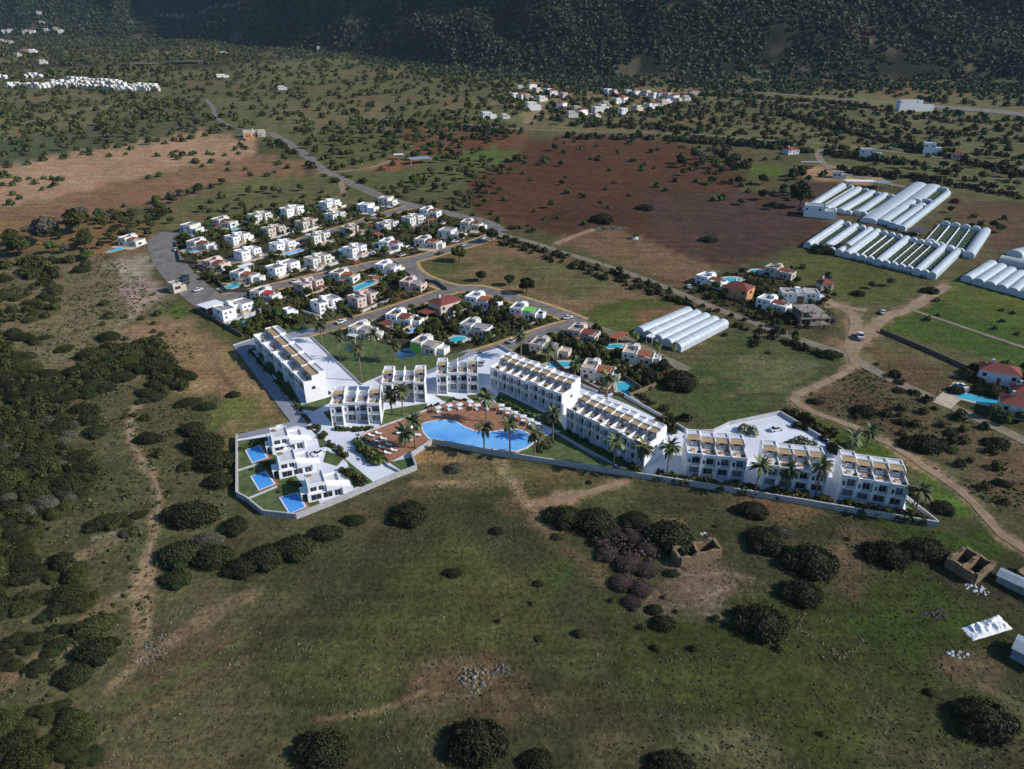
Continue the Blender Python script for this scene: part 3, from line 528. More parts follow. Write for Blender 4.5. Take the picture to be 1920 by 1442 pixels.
# stone walls
def wall(pts, h, t, m, label, name='stone_wall', cat='wall', below=.6, group=None, px=True):
    P = [G(*p) for p in pts] if px else pts; b = MB()
    for i in range(len(P)-1):
        p, q = P[i], P[i+1]; d = q-p; d.z = 0; n = max(1, int(d.length/8)); d.normalize(); s = Vector((-d.y, d.x, 0))*t/2
        for k in range(n):
            a = p.lerp(q, k/n); c = p.lerp(q, (k+1)/n); za, zc = SLOPE*a.y, SLOPE*c.y; B = len(b.v)
            for (o, z) in ((a, za), (c, zc)):
                for e in (-1, 1): b.v += [(o.x+s.x*e, o.y+s.y*e, z-below), (o.x+s.x*e, o.y+s.y*e, z+h)]
            b.f += [(B, B+4, B+5, B+1), (B+6, B+2, B+3, B+7), (B+1, B+5, B+7, B+3)]
            if k == 0: b.f.append((B, B+1, B+3, B+2))
            if k == n-1: b.f.append((B+4, B+6, B+7, B+5))
    return tag(b.build(name, m), label, cat, group, 'thing')
wall([(445,822),(445,931),(464,941),(495,966),(556,973),(659,932),(728,902),(781,881),(772,857),(811,831),(900,849),(957,858),(1098,880),(1179,893),(1320,915),(1508,946),(1757,988)], 1.7, .5, 'stonewall', 'long pale stone retaining wall along the front edge of the white resort')
wall([(1757,984),(1640,890),(1571,843),(1462,777),(1367,797),(1336,812),(1293,814),(1160,739),(1140,745)], 1.3, .4, 'pavgrey', 'pale wall round the paved court behind the right-hand terraces')
wall([(1120,738),(1095,727),(1010,690),(960,664),(935,650)], 1.2, .35, 'pavgrey', 'pale boundary wall behind the long central terrace')
wall([(584,633),(620,668),(678,723),(720,705)], .7, .3, 'pavgrey', 'low pale wall round the point of the palm lawn')
wall([(464,658),(517,719),(561,774),(583,778)], .5, .35, 'pavgrey', 'low pale kerb wall left of the stepped terrace')
wall([(437,649),(480,635),(530,626)], .6, .35, 'pavgrey', 'low pale kerb wall where the village street meets the resort')
wall([(661,830),(690,812),(800,772)], .9, .3, 'pavgrey', 'low pale wall along the back of the timber deck')
wall([(672,815),(728,876),(756,890)], .8, .25, 'pavgrey', 'low pale wall at the left end of the timber deck')
wall([(930,748),(1040,802)], .8, .25, 'pavgrey', 'low pale wall between the deck and the long central terrace')
wall([(1040,812),(1180,890)], .8, .25, 'pavgrey', 'low pale wall in front of the second long terrace')
wall([(447,885),(486,872)], .8, .25, 'pavgrey', 'low garden wall between the back and middle villas')
wall([(460,940),(520,915)], .8, .25, 'pavgrey', 'low garden wall between the middle and front villas')
wall([(868,640),(960,612),(1010,598)], .5, .2, 'pavgrey', 'low pale kerb wall beside the lower village street')

# ------------------------------------------------------------ terraces of the resort
def slats(b, x0, x1, y0, y1, z, n):
    for i in range(n):
        a = y0+(y1-y0)*i/n; b.box(x0, x1, a, a+(y1-y0)/n*.78, z, z+.07)
def tinybits(root, x, y, z, kind, lab):
    M_ = root.matrix_world if False else Matrix.Translation(root.location) @ Matrix.Rotation(root.rotation_euler.z, 4, 'Z')
    p = M_ @ Vector((x, y, z)); return objm(*kind, loc=p, rz=root.rotation_euler.z)
b = MB(); b.box(0, 1.8, 0, .8, 0, .4).box(0, 1.8, .6, .8, .4, .8).box(0, .2, 0, .6, .4, .6).box(1.6, 1.8, 0, .6, .4, .6)
SOFA = b.build('tmp', 'canvas'); SOFAM = SOFA.data; bpy.data.objects.remove(SOFA)
b = MB(); b.box(0, 1.1, 0, 1.1, .5, .58).box(.1, .2, .1, .2, 0, .5).box(.9, 1, .1, .2, 0, .5).box(.1, .2, .9, 1, 0, .5).box(.9, 1, .9, 1, 0, .5)
TAB = b.build('tmp', 'wood'); TABM = TAB.data; bpy.data.objects.remove(TAB)
LATE = []   # roof garden plants, set once the leaf meshes exist
def terrace(name, pl, pr, n, depth, label, where, sh=3.2, setb=(0, .5, .5, .2), stair=None, perg=None, rise=None, plinth=.5, back=2.7):
    A, B = G(*pl), G(*pr); d = B-A; d.z = 0; W = d.length; rz = math.atan2(d.y, d.x); z0 = (A.z+B.z)/2+.15
    tilt = (B.z-A.z)/W
    root = empty(name, (A.x, A.y, A.z+.15), rz, label=label, cat='terrace of houses')
    uw = W/n; H = plinth+2*sh; pt = .22
    wallb, roofb, railb, rims = MB(), MB(), MB(), MB()
    for i in range(n):
        x0, x1 = i*uw, (i+1)*uw; s = setb[i % len(setb)]; dz = tilt*(x0+uw/2) + (rise[i % len(rise)] if rise else 0); D = depth
        z = lambda h: h+dz
        wallb.box(x0+pt, x1-.01, s+1.7, D, z(-1.5), z(H))                      # body
        wallb.box(x0+.003, x0+pt, s+.1, D+.02, z(-1.5), z(H+1.0))                   # party wall
        wallb.box(x0+.006, x0+pt-.003, D-back-2.6, D+.01, z(H+1.0), z(H+2.55))
        wallb.box(x0+pt, x0+uw*.36, s+.25, s+1.7, z(plinth+sh-.2), z(H+.15))        # upper bay
        wallb.box(x0+uw*.36, x1-.01, s+.15, s+1.7, z(plinth+sh-.25), z(plinth+sh))  # balcony slab
        wallb.box(x0+uw*.36, x1-.01, s+.15, s+1.7, z(H-.22), z(H))                  # eave slab
        wallb.box(x0+pt, x1-.01, s+.05, s+.25, z(H+.02), z(H+.85))                      # front parapet
        wallb.box(x1-.25, x1-.012, s+.18, s+1.7, z(-1), z(H-.22)) if i % 2 == 0 else None
        MB().box(x0+uw*.37, x1-.26, s+.2, s+.26, z(plinth+sh+.003), z(plinth+sh+.95)).build('balustrade', 'glassrail', root)
        roofb.box(x0+pt, x1-.02, s+.26, D-back, z(H+.003), z(H+.05))
        st = stair[i] if stair else 1; pg = perg[i] if perg else 1
        if st:
            wallb.box(x0+pt+.01, x1-.015, D-back, D-.01, z(H+.01), z(H+2.3)); rims.rim(x0+pt+.01, x1-.015, D-back, D-.01, z(H+2.3), z(H+2.7), .18)
            roofb.box(x0+pt+.2, x1-.2, D-back+.2, D-.2, z(H+2.3), z(H+2.36))
        else: rims.rim(x0+pt+.01, x1-.015, D-back, D-.01, z(H+.01), z(H+.9), .15)
        # glazing
        for k, (a, c, zz, hh) in enumerate(((.42, .90, plinth+sh+.15, 2.3), (.30, .92, plinth+.1, 2.4), (.12, .28, plinth+sh+.9, 1.3))):
            yy = s+1.7 if k < 2 else s+.25
            wv = MB().box(x0+uw*a, x0+uw*c, yy-.04, yy+.02, z(zz), z(zz+hh)).build('window', 'curtain' if (i*3+k*5+int(pl[0])) % 4 < 2 else 'glass', root)
            if k < 2: MB().box(x0+uw*(a+c)/2-.05, x0+uw*(a+c)/2+.05, yy-.07, yy-.04, z(zz), z(zz+hh)).box(x0+uw*a, x0+uw*c, yy-.07, yy-.04, z(zz+hh*.66), z(zz+hh*.66+.1)).build('frame', 'steel', wv)
        if st: MB().box(x0+uw*.45, x0+uw*.75, D-back-.03, D-back+.02, z(H+.1), z(H+2.0)).build('door', 'glass', root)
        if pg:
            pb = MB(); slats(pb, x0+.45, x1-.08, D-back-2.5, D-back+.0, z(H+2.15), 9)
            pb.box(x0+.45, x0+.57, D-back-2.5, D-back-2.38, z(H+.05), z(H+2.15)).box(x1-.2, x1-.08, D-back-2.5, D-back-2.38, z(H+.05), z(H+2.15)); pb.build('pergola', 'woodpale', root)
        o1 = tinybits(root, x0+uw*.35, D-back-2.0, z(H+.05), ('garden_sofa', SOFAM), 0); tag(o1, f'white sofa on the {WN(i, n)} roof deck of {where}', 'sofa', 'roof terrace furniture')
        o2 = tinybits(root, x0+uw*.3, s+2.3, z(H+.05), ('coffee_table', TABM), 0); tag(o2, f'timber table on the {WN(i, n)} roof deck of {where}', 'table', 'roof terrace furniture')
        Mx = Matrix.Translation(root.location) @ Matrix.Rotation(rz, 4, 'Z')
        LATE.append((Mx @ Vector((x0+uw*.82, s+1.2+(i % 3)*1.1, z(H+.05))), f'potted plant on the {WN(i, n)} roof deck of {where}'))
    dz = tilt*W; wallb.box(W, W+pt, setb[(n-1) % len(setb)]+.1, depth+.02, -1.5+dz, H+1.0+dz); wallb.box(W+.003, W+pt-.003, depth-back-2.6, depth+.01, H+1.0+dz, H+2.55+dz)
    MB().box(W+pt-.01, W+pt+.04, depth*.45, depth*.58, H-2.3+dz, H-1.3+dz).build('window', 'glass', root)
    wallb.build('walls', 'render', root); roofb.build('roof_terrace', 'rooflight', root); rims.build('parapet', 'render', root)
    return root
NUM = ['first','second','third','fourth','fifth','sixth','seventh','eighth','ninth','tenth']
def WN(i, n): return NUM[i]
terrace('terraced_houses', (1283,897), (1393,906), 4, 10.5, 'white four-unit terrace at the left of the right-hand group', 'the leftmost right-hand terrace', rise=(.5, 0, 0, .1))
terrace('terraced_houses', (1424,919), (1542,933), 4, 10.5, 'white four-unit terrace in the middle of the right-hand group', 'the middle right-hand terrace', rise=(.5, 0, 0, .1))
terrace('terraced_houses', (1568,940), (1690,960), 4, 10.5, 'white four-unit terrace at the far right end of the resort', 'the far right terrace', rise=(.6, 0, 0, .1))
terrace('terraced_houses', (919,728), (1051,781), 9, 11, 'long white terrace of nine roof decks behind the pool', 'the long terrace behind the pool', rise=(.4, 0, 0, .3, 0), back=2.9)
terrace('terraced_houses', (1060,808), (1205,880), 9, 11, 'second long white terrace of nine roof decks, right of the pool', 'the second long terrace', rise=(.4, 0, 0, .3, 0), back=2.9)
for (a, b_, nm) in (((623,800),(714,797),'nearest the three villas'),((718,758),(797,756),'between its two twins'),((820,741),(896,739),'nearest the village street')):
    terrace('apartment_house', a, b_, 4, 9.5, f'white block with two corner pergolas, {nm}', f'the block {nm}', stair=(1,0,0,1), perg=(1,0,0,1), setb=(0, .9, .9, 0), rise=(0,))['category'] = 'apartment house'
terrace('stepped_terrace', (481,664), (565,760), 5, 9.5, 'white five-unit stepped terrace with its blank end wall facing forward', 'the stepped terrace', setb=(0, .4, .8, 1.2, 1.6), rise=(.2,), back=2.2)

# ------------------------------------------------------------ three small villas
def villa(c, rz, lab):
    g = G(*c); r = empty('villa', (g.x, g.y, g.z+.2), rz, label=lab, cat='villa'); r.scale = (.92, .95, .74)
    b = MB(); b.box(-5, 5, -4, 4, -1.5, 3.0); b.box(-4.6, .6, -3.4, 3.6, 3.0, 5.9); b.box(-6.8, -5, -2.8, 1, 2.6, 2.9); b.box(-6.7, -6.4, -2.7, -2.4, -.8, 2.6)
    b.box(5, 5.3, -4.6, -1, -1.5, 3.6)
    b.build('walls', 'render', r)
    w_ = MB(); w_.v = [(.6,-4.3,3.0),(7.6,-4.3,3.0),(7.6,-1.2,3.0),(.6,-1.2,3.0),(.6,-4.3,5.4),(7.6,-4.3,3.1),(7.6,-1.2,3.1),(.6,-1.2,5.6)]
    w_.f = [(0,3,2,1),(4,5,6,7),(0,1,5,4),(1,2,6,5),(2,3,7,6),(3,0,4,7)]; w_.v = [(x, y, z+.004) for x, y, z in w_.v]; w_.build('stair_canopy', 'render', r)
    MB().rim(-4.6, .6, -3.4, 3.6, 5.9, 6.6, .2).rim(.62, 5, -1.15, 4, 3.003, 3.9, .2).build('parapet', 'render', r)
    MB().box(-4.4, .4, -3.2, 3.4, 5.903, 5.95).box(.85, 4.8, -.9, 3.8, 3.006, 3.05).build('roof_terrace', 'rooflight', r)
    MB().box(5, 8.5, -1, 3.6, -1.5, .1).build('porch', 'paving', r)
    for (x0, x1, y, z0, z1) in ((-4, -1.2, -4, .3, 2.5), (-.5, 2, -4, .3, 2.5), (2.8, 4.4, -4, .2, 2.5), (-3.9, -2.2, -3.4, 3.6, 5.3), (-1.5, -.2, -3.4, 3.6, 5.3)):
        w2 = MB().box(x0, x1, y-.05, y+.03, z0, z1).build('window', 'glass', r); MB().box((x0+x1)/2-.05, (x0+x1)/2+.05, y-.08, y-.05, z0, z1).build('frame', 'steel', w2)
    MB().box(-5.05, -4.97, -2, 1.5, .3, 2.4).build('window', 'glass', r)
    Mx = Matrix.Translation(r.location) @ Matrix.Rotation(rz, 4, 'Z')
    tag(objm('garden_sofa', SOFAM, loc=Mx @ Vector((-2.2, .3, 5.95)), rz=rz), f'white outdoor sofa on the roof of the {lab.split(",")[0]}', 'sofa', 'villa roof furniture')
    tag(objm('coffee_table', TABM, loc=Mx @ Vector((-3.9, -1.5, 5.95)), rz=rz), f'small timber table on the roof of the {lab.split(",")[0]}', 'table', 'villa roof furniture')
    for k, (x, y) in enumerate(((-6, -5.2), (-4.4, -5.0))):
        pass
    return r
VR = ang((527,935), (556,927))
villa((539,835), VR-.05, 'back white villa, nearest the asphalt lane')
villa((553,879), VR-.05, 'middle white villa, between two gardens')
villa((607,921), VR-.05, 'front white villa, nearest the stone wall')
# ------------------------------------------------------------ deck furniture
def cabana_me():
    r = empty('cabana', (0, 0, 0)); b = MB()
    for x in (-1, 1):
        for y in (-1, 1): b.box(x-.05, x+.05, y-.05, y+.05, 0, 2.2)
    b.build('posts', 'canvas', r); c = MB(); c.v = [(-1.35,-1.35,2.2),(1.35,-1.35,2.2),(1.35,1.35,2.2),(-1.35,1.35,2.2),(-1.35,-1.35,2.38),(1.35,-1.35,2.38),(1.35,1.35,2.38),(-1.35,1.35,2.38),(0,0,2.6)]
    c.f = [(0,3,2,1),(0,1,5,4),(1,2,6,5),(2,3,7,6),(3,0,4,7),(4,5,8),(5,6,8),(6,7,8),(7,4,8)]; c.build('canopy', 'canvas', r); MB().box(-.95, .95, -1, 1, .25, .55).build('mattress', 'canvas', r); return r
cp = cabana_me(); first = True
cab = [(822,775),(843,771),(862,769),(882,764),(895,770),(913,770),(940,771),(952,778),(965,785),(981,792),(995,799),(1009,805)]
for i, (u, v) in enumerate(cab):
    o = cp if first else copy_tree(cp); first = False; g = G(u, v); o.location = (g.x, g.y, g.z+.4); o.rotation_euler.z = VR+(.1 if i < 6 else -.6); o.scale = (.72, .72, .8)
    tag(o, f'white canopied day bed, {NUM[i] if i < 10 else ("eleventh" if i == 10 else "twelfth")} from the left along the back of the deck', 'day bed', 'canopied day beds behind the pool')
lr = empty('sun_lounger', (0, 0, 0)); MB().box(-.4, .4, -1, .4, .25, .4).build('mattress', 'canvas', lr); bb = MB(); bb.v = [(-.4,.4,.3),(.4,.4,.3),(.4,1.0,.75),(-.4,1.0,.75),(-.4,.4,.42),(.4,.4,.42),(.4,.95,.85),(-.4,.95,.85)]; bb.f = [(0,3,2,1),(4,5,6,7),(0,1,5,4),(1,2,6,5),(2,3,7,6),(3,0,4,7)]; bb.build('backrest', 'canvas', lr)
bb = MB()
for x in (-.35, .3):
    for y in (-.95, .35): bb.box(x, x+.06, y, y+.06, 0, .25)
bb.build('legs', 'canvas', lr); first = True
beds = [(697,820),(710,816),(707,831),(719,826),(717,842),(729,837),(727,853),(739,848),(750,816),(765,823),(766,828),(782,819),(776,806)]
for i, (u, v) in enumerate(beds):
    o = lr if first else copy_tree(lr); first = False; g = G(u, v); o.location = (g.x, g.y, g.z+.42); o.rotation_euler.z = VR+.9; o.scale = (1.15, 1.0, 1) if i < 8 else (1.5, 1.2, 1.1)
    if i < 8: tag(o, f'white sun lounger, {NUM[i//2]} from the back in the {"left" if i % 2 == 0 else "right"} column', 'sun lounger', 'sun loungers at the left end of the deck')
    else: tag(o, f'broad white lounger, {NUM[i-8]} of five under the palms left of the pool', 'sun lounger', 'broad loungers beside the pool')
# ------------------------------------------------------------ village houses
FOOT = []
TINT = {'w': 'render2', 'b': 'render', 'p': 'pink', 'c': 'cream', 'o': 'orange', 'g': 'bare'}
def house(u, v, kind, tint, label, rot=None, L=13., Wd=8., name='house', cat='house', rf=None, h=5.2, seed=None, flip=1, group=None, simple=False, acc=None, bury=1.5):
    g = G(u, v); r_ = random.Random(int(u*7+v*13)); rot = (VROT if rot is None else rot)+r_.uniform(-.07, .07)
    r = empty(name, (g.x, g.y, g.z+.1), rot, label=label, cat=cat, group=group); wm = TINT[tint]; a = L/2; b = Wd/2; rf = rf or ('rooflight' if tint == 'b' and r_.random() < .5 else r_.choice(['roofgrey', 'roofgrey', 'terr']))
    FOOT.append((g.x, g.y, max(L, Wd)*.5)); W = MB(); r.scale = (1, 1, 1 if simple or kind == 'T' else .72); Pp = MB(); Rf = MB(); win = []
    def blk(x0, x1, y0, y1, hh, par=.7, roof=True):
        W.box(x0, x1, y0, y1, -bury, hh)
        if roof: Pp.rim(x0, x1, y0, y1, hh, hh+par, .25); Rf.box(x0+.25, x1-.25, y0+.25, y1-.25, hh+.003, hh+.06)
    if kind == 'A':      # two cubes, a recessed porch and a stair tower between them
        m1 = -a+L*.40; m2 = a-L*.36
        blk(-a, m1, -b, b-.8, h); blk(m2, a, -b*.75, b, h); blk(m1, m2, -b*.25, b*.7, h-.3)
        W.box(m1-.2, m1+1.9, b*.05, b*.62, h-.2, h+2.1); MB().box(m1, m2, -b*.25-.03, -b*.25+.02, .1, 2.6).build('door', 'door', r)
        win = [(-a+1, -a+1.8, -b, 3.3, 4.4), (-a+3.1, -a+3.9, -b, 3.3, 4.4), (-a+1, -a+1.8, -b, .8, 1.9), (m2+.9, m2+1.7, -b*.75, 3.3, 4.4), (m2+2.8, m2+3.6, -b*.75, 3.3, 4.4), (m2+1.2, m2+2.6, -b*.75, .3, 2.2)]
        xwin = [(a, -b*.3, b*.0, 3.5, 5), (a, b*.3, b*.6, .7, 2.2), (-a, -b*.4, -b*.1, 3.5, 5)]
    elif kind == 'B':    # tall half with a lower half carrying a terrace and tiled canopy
        m = -a+L*.48; blk(-a, m, -b, b, h); blk(m, a, -b*.8, b*.8, h*.54, .9); W.box(m-2.2, m-.3, b*.1, b*.8, h, h+2.0)
        cm = acc or 'tile'; t = MB(); t.v = [(m+.1,-b*.8-.3,h*.54+1.9),(a-.8,-b*.8-.3,h*.54+1.9),(a-.8,b*.1,h*.54+2.6),(m+.1,b*.1,h*.54+2.6)]; t.v += [(x, y, z+.15) for x, y, z in t.v]
        t.f = [(0,3,2,1),(4,5,6,7),(0,1,5,4),(1,2,6,5),(2,3,7,6),(3,0,4,7)]; cn = t.build('canopy', cm, r); MB().box(a-1.0, a-.8, -b*.8-.1, -b*.8+.1, h*.54, h*.54+1.9).box(m+.3, m+.5, -b*.8-.1, -b*.8+.1, h*.54, h*.54+1.9).build('post', 'render2', cn)
        win = [(-a+1, -a+1.9, -b, 3.3, 4.4), (-a+3.4, -a+4.3, -b, 3.3, 4.4), (-a+1.2, -a+2.8, -b, .3, 2.2), (m+3.2, m+4.4, -b*.8, .5, 2.1)]
        xwin = [(a, -b*.4, b*.1, .7, 2.2), (-a, -b*.5, -b*.1, 3.5, 5), (-a, b*.1, b*.5, .8, 2.2)]
        MB().box(m+1.5, m+2.6, -b*.8-.04, -b*.8+.01, .05, 2.3).build('door', 'door', r)
    elif kind == 'T':    # tiled hip roof house
        W.box(-a, a, -b, b, -bury, h); q = MB().hip(-a, a, -b, b, h+.01, 2.0).build('roof', acc or 'tile', r); MB().box(-a*.5, -a*.5+.8, .2, 1.0, h+.5, h+2.9).build('chimney', 'render2', q)
        win = [(-a+1, -a+2.2, -b, h-2.2, h-.9), (a-2.4, a-1.1, -b, h-2.2, h-.9)]; xwin = [(a, -b*.3, b*.2, h-2.2, h-.9)]; MB().box(-.5, .6, -b-.04, -b+.01, .05, 2.2).build('door', 'door', r)
    else:                # 'C' plain two storey cube, small terrace step
        blk(-a, a*.3, -b, b, h); blk(a*.3, a, -b, b*.5, h*.55, .8); win = [(-a+.8, -a+2, -b, h-2.2, h-.9), (-.9, .3, -b, h-2.2, h-.9), (-a+.8, -a+2.2, -b, .5, 2.3)]; xwin = [(-a, -b*.4, b*.1, h-2.2, h-.9), (a, -b*.5, -b*.1, .8, 2.1)]
        if not simple: MB().box(-.3, .7, -b-.04, -b+.01, .05, 2.2).build('door', 'door', r)
    o = W.build('walls', wm, r)
    if Pp.v: Pp.build('parapet', wm, r); Rf.build('roof', rf, r)
    for (x0, x1, y, z0, z1) in win[:2 if simple else 9]:
        f = MB().box(x0, x1, y-.05, y+.02, z0, z1).build('window', 'glass', r)
    for (x, y0, y1, z0, z1) in xwin[:1 if simple else 9]: MB().box(x-.04, x+.04, min(y0, y1), max(y0, y1), z0, z1).build('window', 'glass', r)
    if not simple:
        if r_.random() < .55 and kind in 'AB':
            pw, px_ = r_.uniform(2.5, 4.5), r_.uniform(-a*.7, a*.2); pm = r_.choice(['wood', 'woodpale', 'canvas', 'tile', 'tileorange', 'bare']); q = MB()
            for i_ in range(7): q.box(px_, px_+pw, -b-2.9+i_*.4, -b-2.9+i_*.4+.3, 2.5, 2.58)
            for xx in (px_, px_+pw-.15): q.box(xx, xx+.15, -b-2.9, -b-2.75, -.6, 2.5)
            q.build('pergola', pm, r)
        if r_.random() < .6: W2 = r_.uniform(2.2, 3.6); MB().box(a, a+W2, -b*.4, b*.6, -bury, 2.7).rim(a, a+W2, -b*.4, b*.6, 2.7, 3.1, .15).build('annexe', wm, r)
        for k_ in range(r_.randrange(3)): xx, yy = r_.uniform(-a+.8, -a*.4), r_.uniform(-b*.5, b*.4); MB().box(xx, xx+1.1, yy, yy+1.6, h+.25, h+.33).build('solar_panel', 'glass', r)
        sx = r_.uniform(-a*.8, -a*.3); MB().cyl((sx, 1, h+1.0), (sx+1.3, 1, h+1.0), .28, .28, 8).box(sx+.1, sx+.2, .9, 1.1, h, h+.8).box(sx+1.1, sx+1.2, .9, 1.1, h, h+.8).build('water_tank', 'steel', r)
        if r_.random() < .6: MB().box(a*.5, a*.5+.6, b*.2, b*.2+.6, h*.5, h+1.4 if kind == 'A' else h*.54+2.6).build('chimney', wm, r)
    return r
VROT = ang((430,490), (690,412))
R2 = ang((640,510), (480,545))+pi
R3 = ang((650,606), (853,541))
R4 = ang((940,652), (1060,612))
HS = [ # u v kind tint label [opts]
 (364,434,'C','w','white cube house at the left end of the back row',{}),(423,423,'B','w','white house with a long red canopy over its terrace, back row',{'L':15}),
 (488,413,'A','w','white house with one red bay, third from the left in the back row',{}),(548,401,'A','b','bright white house, fourth from the left in the back row',{'L':15}),
 (619,389,'A','b','white house with its blue-shaded left wall, in the back row',{}),(379,465,'B','w','white house with curved pool at the corner of the parking strip',{'L':14}),
 (447,454,'A','b','white house behind the parking strip, second row left',{}),(514,439,'A','c','cream house, second from the left in the second row',{}),
 (576,426,'A','c','cream house, third from the left in the second row',{}),(629,412,'A','w','low white house half hidden by trees in the second row',{'L':12,'h':5.2}),
 (466,482,'A','b','white house just below the upper street, left end',{}),(531,468,'A','b','white house with a long pale pool below the upper street',{}),
 (597,452,'A','w','white house with brown terrace below the upper street',{}),(409,502,'B','p','pinkish house near the fork of the two left streets',{'L':12}),
 (532,510,'A','b','large white house with a walled strip of lawn behind',{'L':17}),(597,495,'A','w','white house above the lower street, beside the dark car',{}),
 (462,524,'B','w','white house with red porch and turquoise pool by the lower street',{'L':13,'acc':'tileorange'}),(501,560,'B','w','white house with a bright red balcony below the lower street',{'L':13,'acc':'red'}),
 (580,543,'A','p','pinkish house on bare brown ground below the lower street',{}),(440,588,'A','b','large white house at the bottom left corner of the village',{'L':16,'Wd':9}),
 (612,578,'A','b','white house behind the tall palms at the lower street',{'L':12}),
 (692,395,'C','b','white cube house near the top right of the back row',{'L':14}),(729,382,'C','w','bluish white house at the top bend of the street',{'L':12}),
 (660,437,'A','c','cream house with a red car port beside it',{'L':12}),(727,430,'A','w','white house with shaded left side, centre of the village',{}),
 (774,418,'A','w','white house with a low front wing near the top bend',{}),(808,404,'B','b','white house with red porch beside the top right street',{}),
 (666,476,'A','b','white house with a pale pool, centre of the middle row',{'L':12}),(735,465,'B','b','bright blue-white house with orange terrace roof, middle row',{}),
 (804,461,'B','w','white house with brown terrace and white awning, middle row',{'L':15}),(846,444,'C','w','long white house near the right street bend',{'L':14}),
 (885,428,'B','w','white house with red porch at the right street bend',{'L':13}),
 (729,509,'B','b','white house alone on bare ground below the middle street',{'L':12,'acc':'roofgrey'}),(648,525,'B','w','white house with a long turquoise pool and red canopy',{'L':14,'acc':'tileorange'}),
 (776,541,'B','p','pinkish house on bare ground near the lower junction',{'L':12,'acc':'roofgrey'}),(682,568,'A','p','pale pink house above the lowest street',{'L':13}),
 (903,571,'B','b','large white house in blue shade at the lower junction',{'L':14,'acc':'tileorange'}),(894,623,'B','w','white house with curved pool right of the green lawn',{'L':13,'acc':'roofgrey'}),
 (755,604,'B','b','white house with red roof panels and a square lawn',{'L':13}),(836,582,'T','p','pink house with a large red tiled roof',{'L':14,'h':4.5}),
 (985,592,'B','b','blue-shaded white house by the sharp street corner',{'L':13,'acc':'greenwall'}),(684,628,'B','w','white house with an oval dark pool by the palm lawn',{'L':11,'acc':'roofgrey'}),
 (803,656,'B','w','white house with one lime green wall',{'L':12,'acc':'roofgrey'}),
 (1025,660,'B','c','cream house with kidney pool behind the long terrace',{'L':13,'acc':'roofgrey'}),(1095,634,'B','p','pinkish house with brown roof below the sharp corner',{'L':13,'acc':'tile'}),
 (1122,704,'B','w','blue-shaded white house with orange porch behind the long terrace',{'L':13,'acc':'tileorange'}),(1197,675,'B','w','white house with orange canopy roofs at the end of the lane',{'L':13,'acc':'tileorange'}),
 (250,458,'B','w','lone white villa outside the village beside the gravel patch',{'L':13,'acc':'tileorange'}),
]
for (u, v, k, t, lab, o) in HS:
    rot = VROT+.05 if v < 560 and u < 950 else R3+.1
    if k in 'BC': rot -= 1.25
    o = dict(o); o['L'] = o.get('L', 13)*(.93 if k == 'A' else .86); o['Wd'] = o.get('Wd', 8)*(1.05 if k == 'A' else 1.08)
    house(u, v, k, t, lab, rot=rot, group='houses of the village', **o)
    if rnd.random() < .7 and o.get('h', 5) > 4.6:
        g = G(u, v); q = []
        for (x, y) in ((-o['L']/2-2, -o['Wd']/2-4), (o['L']/2+1, -o['Wd']/2-4), (o['L']/2+1, o['Wd']/2+1), (-o['L']/2-2, o['Wd']/2+1)):
            X_ = g.x+x*cos(rot)-y*sin(rot); Y_ = g.y+x*sin(rot)+y*cos(rot); q.append(proj(Vector((X_, Y_, SLOPE*Y_))))
        sheet('house_terrace', q, rnd.choice(['terr', 'terr', 'pavgrey']), .095)
house(334,545,'C','c','tiny cream kiosk with two windows beside the parking strip', rot=VROT, L=6, Wd=5, h=3.6, name='kiosk', cat='kiosk', simple=True)
house(546,594,'C','b','tiny white garden house among the trees', rot=R3, L=5, Wd=4, h=3.2, name='garden_house', cat='garden house', simple=True)
# lime green wall panels belong to that house; pools of the village
PO = [((361,470),7,4.5,'poolcyan','curved turquoise pool at the corner of the parking strip'),((434,431),8,3.5,'poolcyan','turquoise pool below the long red canopy'),((551,473),10,3.5,'pool','long pale blue pool below the upper street'),
 ((434,538),8,4.5,'poolcyan','turquoise pool beside the lower street, left end'),((643,469),8,4,'poolcyan','pale turquoise pool in the centre of the middle row'),((702,459),5,3.5,'poolcyan','small turquoise pool beside the orange-roofed terrace'),
 ((681,536),12,4.5,'poolcyan','long turquoise pool below the red canopy house'),((775,620),5,3,'pooldeep','small blue pool beside the square lawn'),((858,637),7,5,'poolcyan','curved turquoise pool right of the lime green house'),
 ((659,652),5,8,'pooldeep','oval dark blue pool beside the palm lawn'),((762,665),6.5,6.5,'pooldeep','dark blue pool in front of the lime green house'),((1052,684),10,4.5,'poolcyan','kidney-shaped turquoise pool behind the long terrace'),
 ((1172,731),5,10,'poolcyan','rectangular turquoise pool at the foot of the brick path'),((217,469),7,3,'poolcyan','small turquoise pool of the lone villa'),((459,608),3.5,5,'poolcyan','sliver of turquoise pool among the garden trees'),
 ((1372,525),9,6,'poolcyan','turquoise pool behind the leftmost eastern house'),((1420,510),7,6,'poolcyan','turquoise pool left of the yellow eastern house'),((1840,751),14,4.5,'poolcyan','long shaded pool at the right edge of the photograph'),
 ((518,500),4,6,'poolcyan','small turquoise pool at the large walled house'),((1150,650),7,3,'poolcyan','shaded turquoise pool beside the orange terrace')]
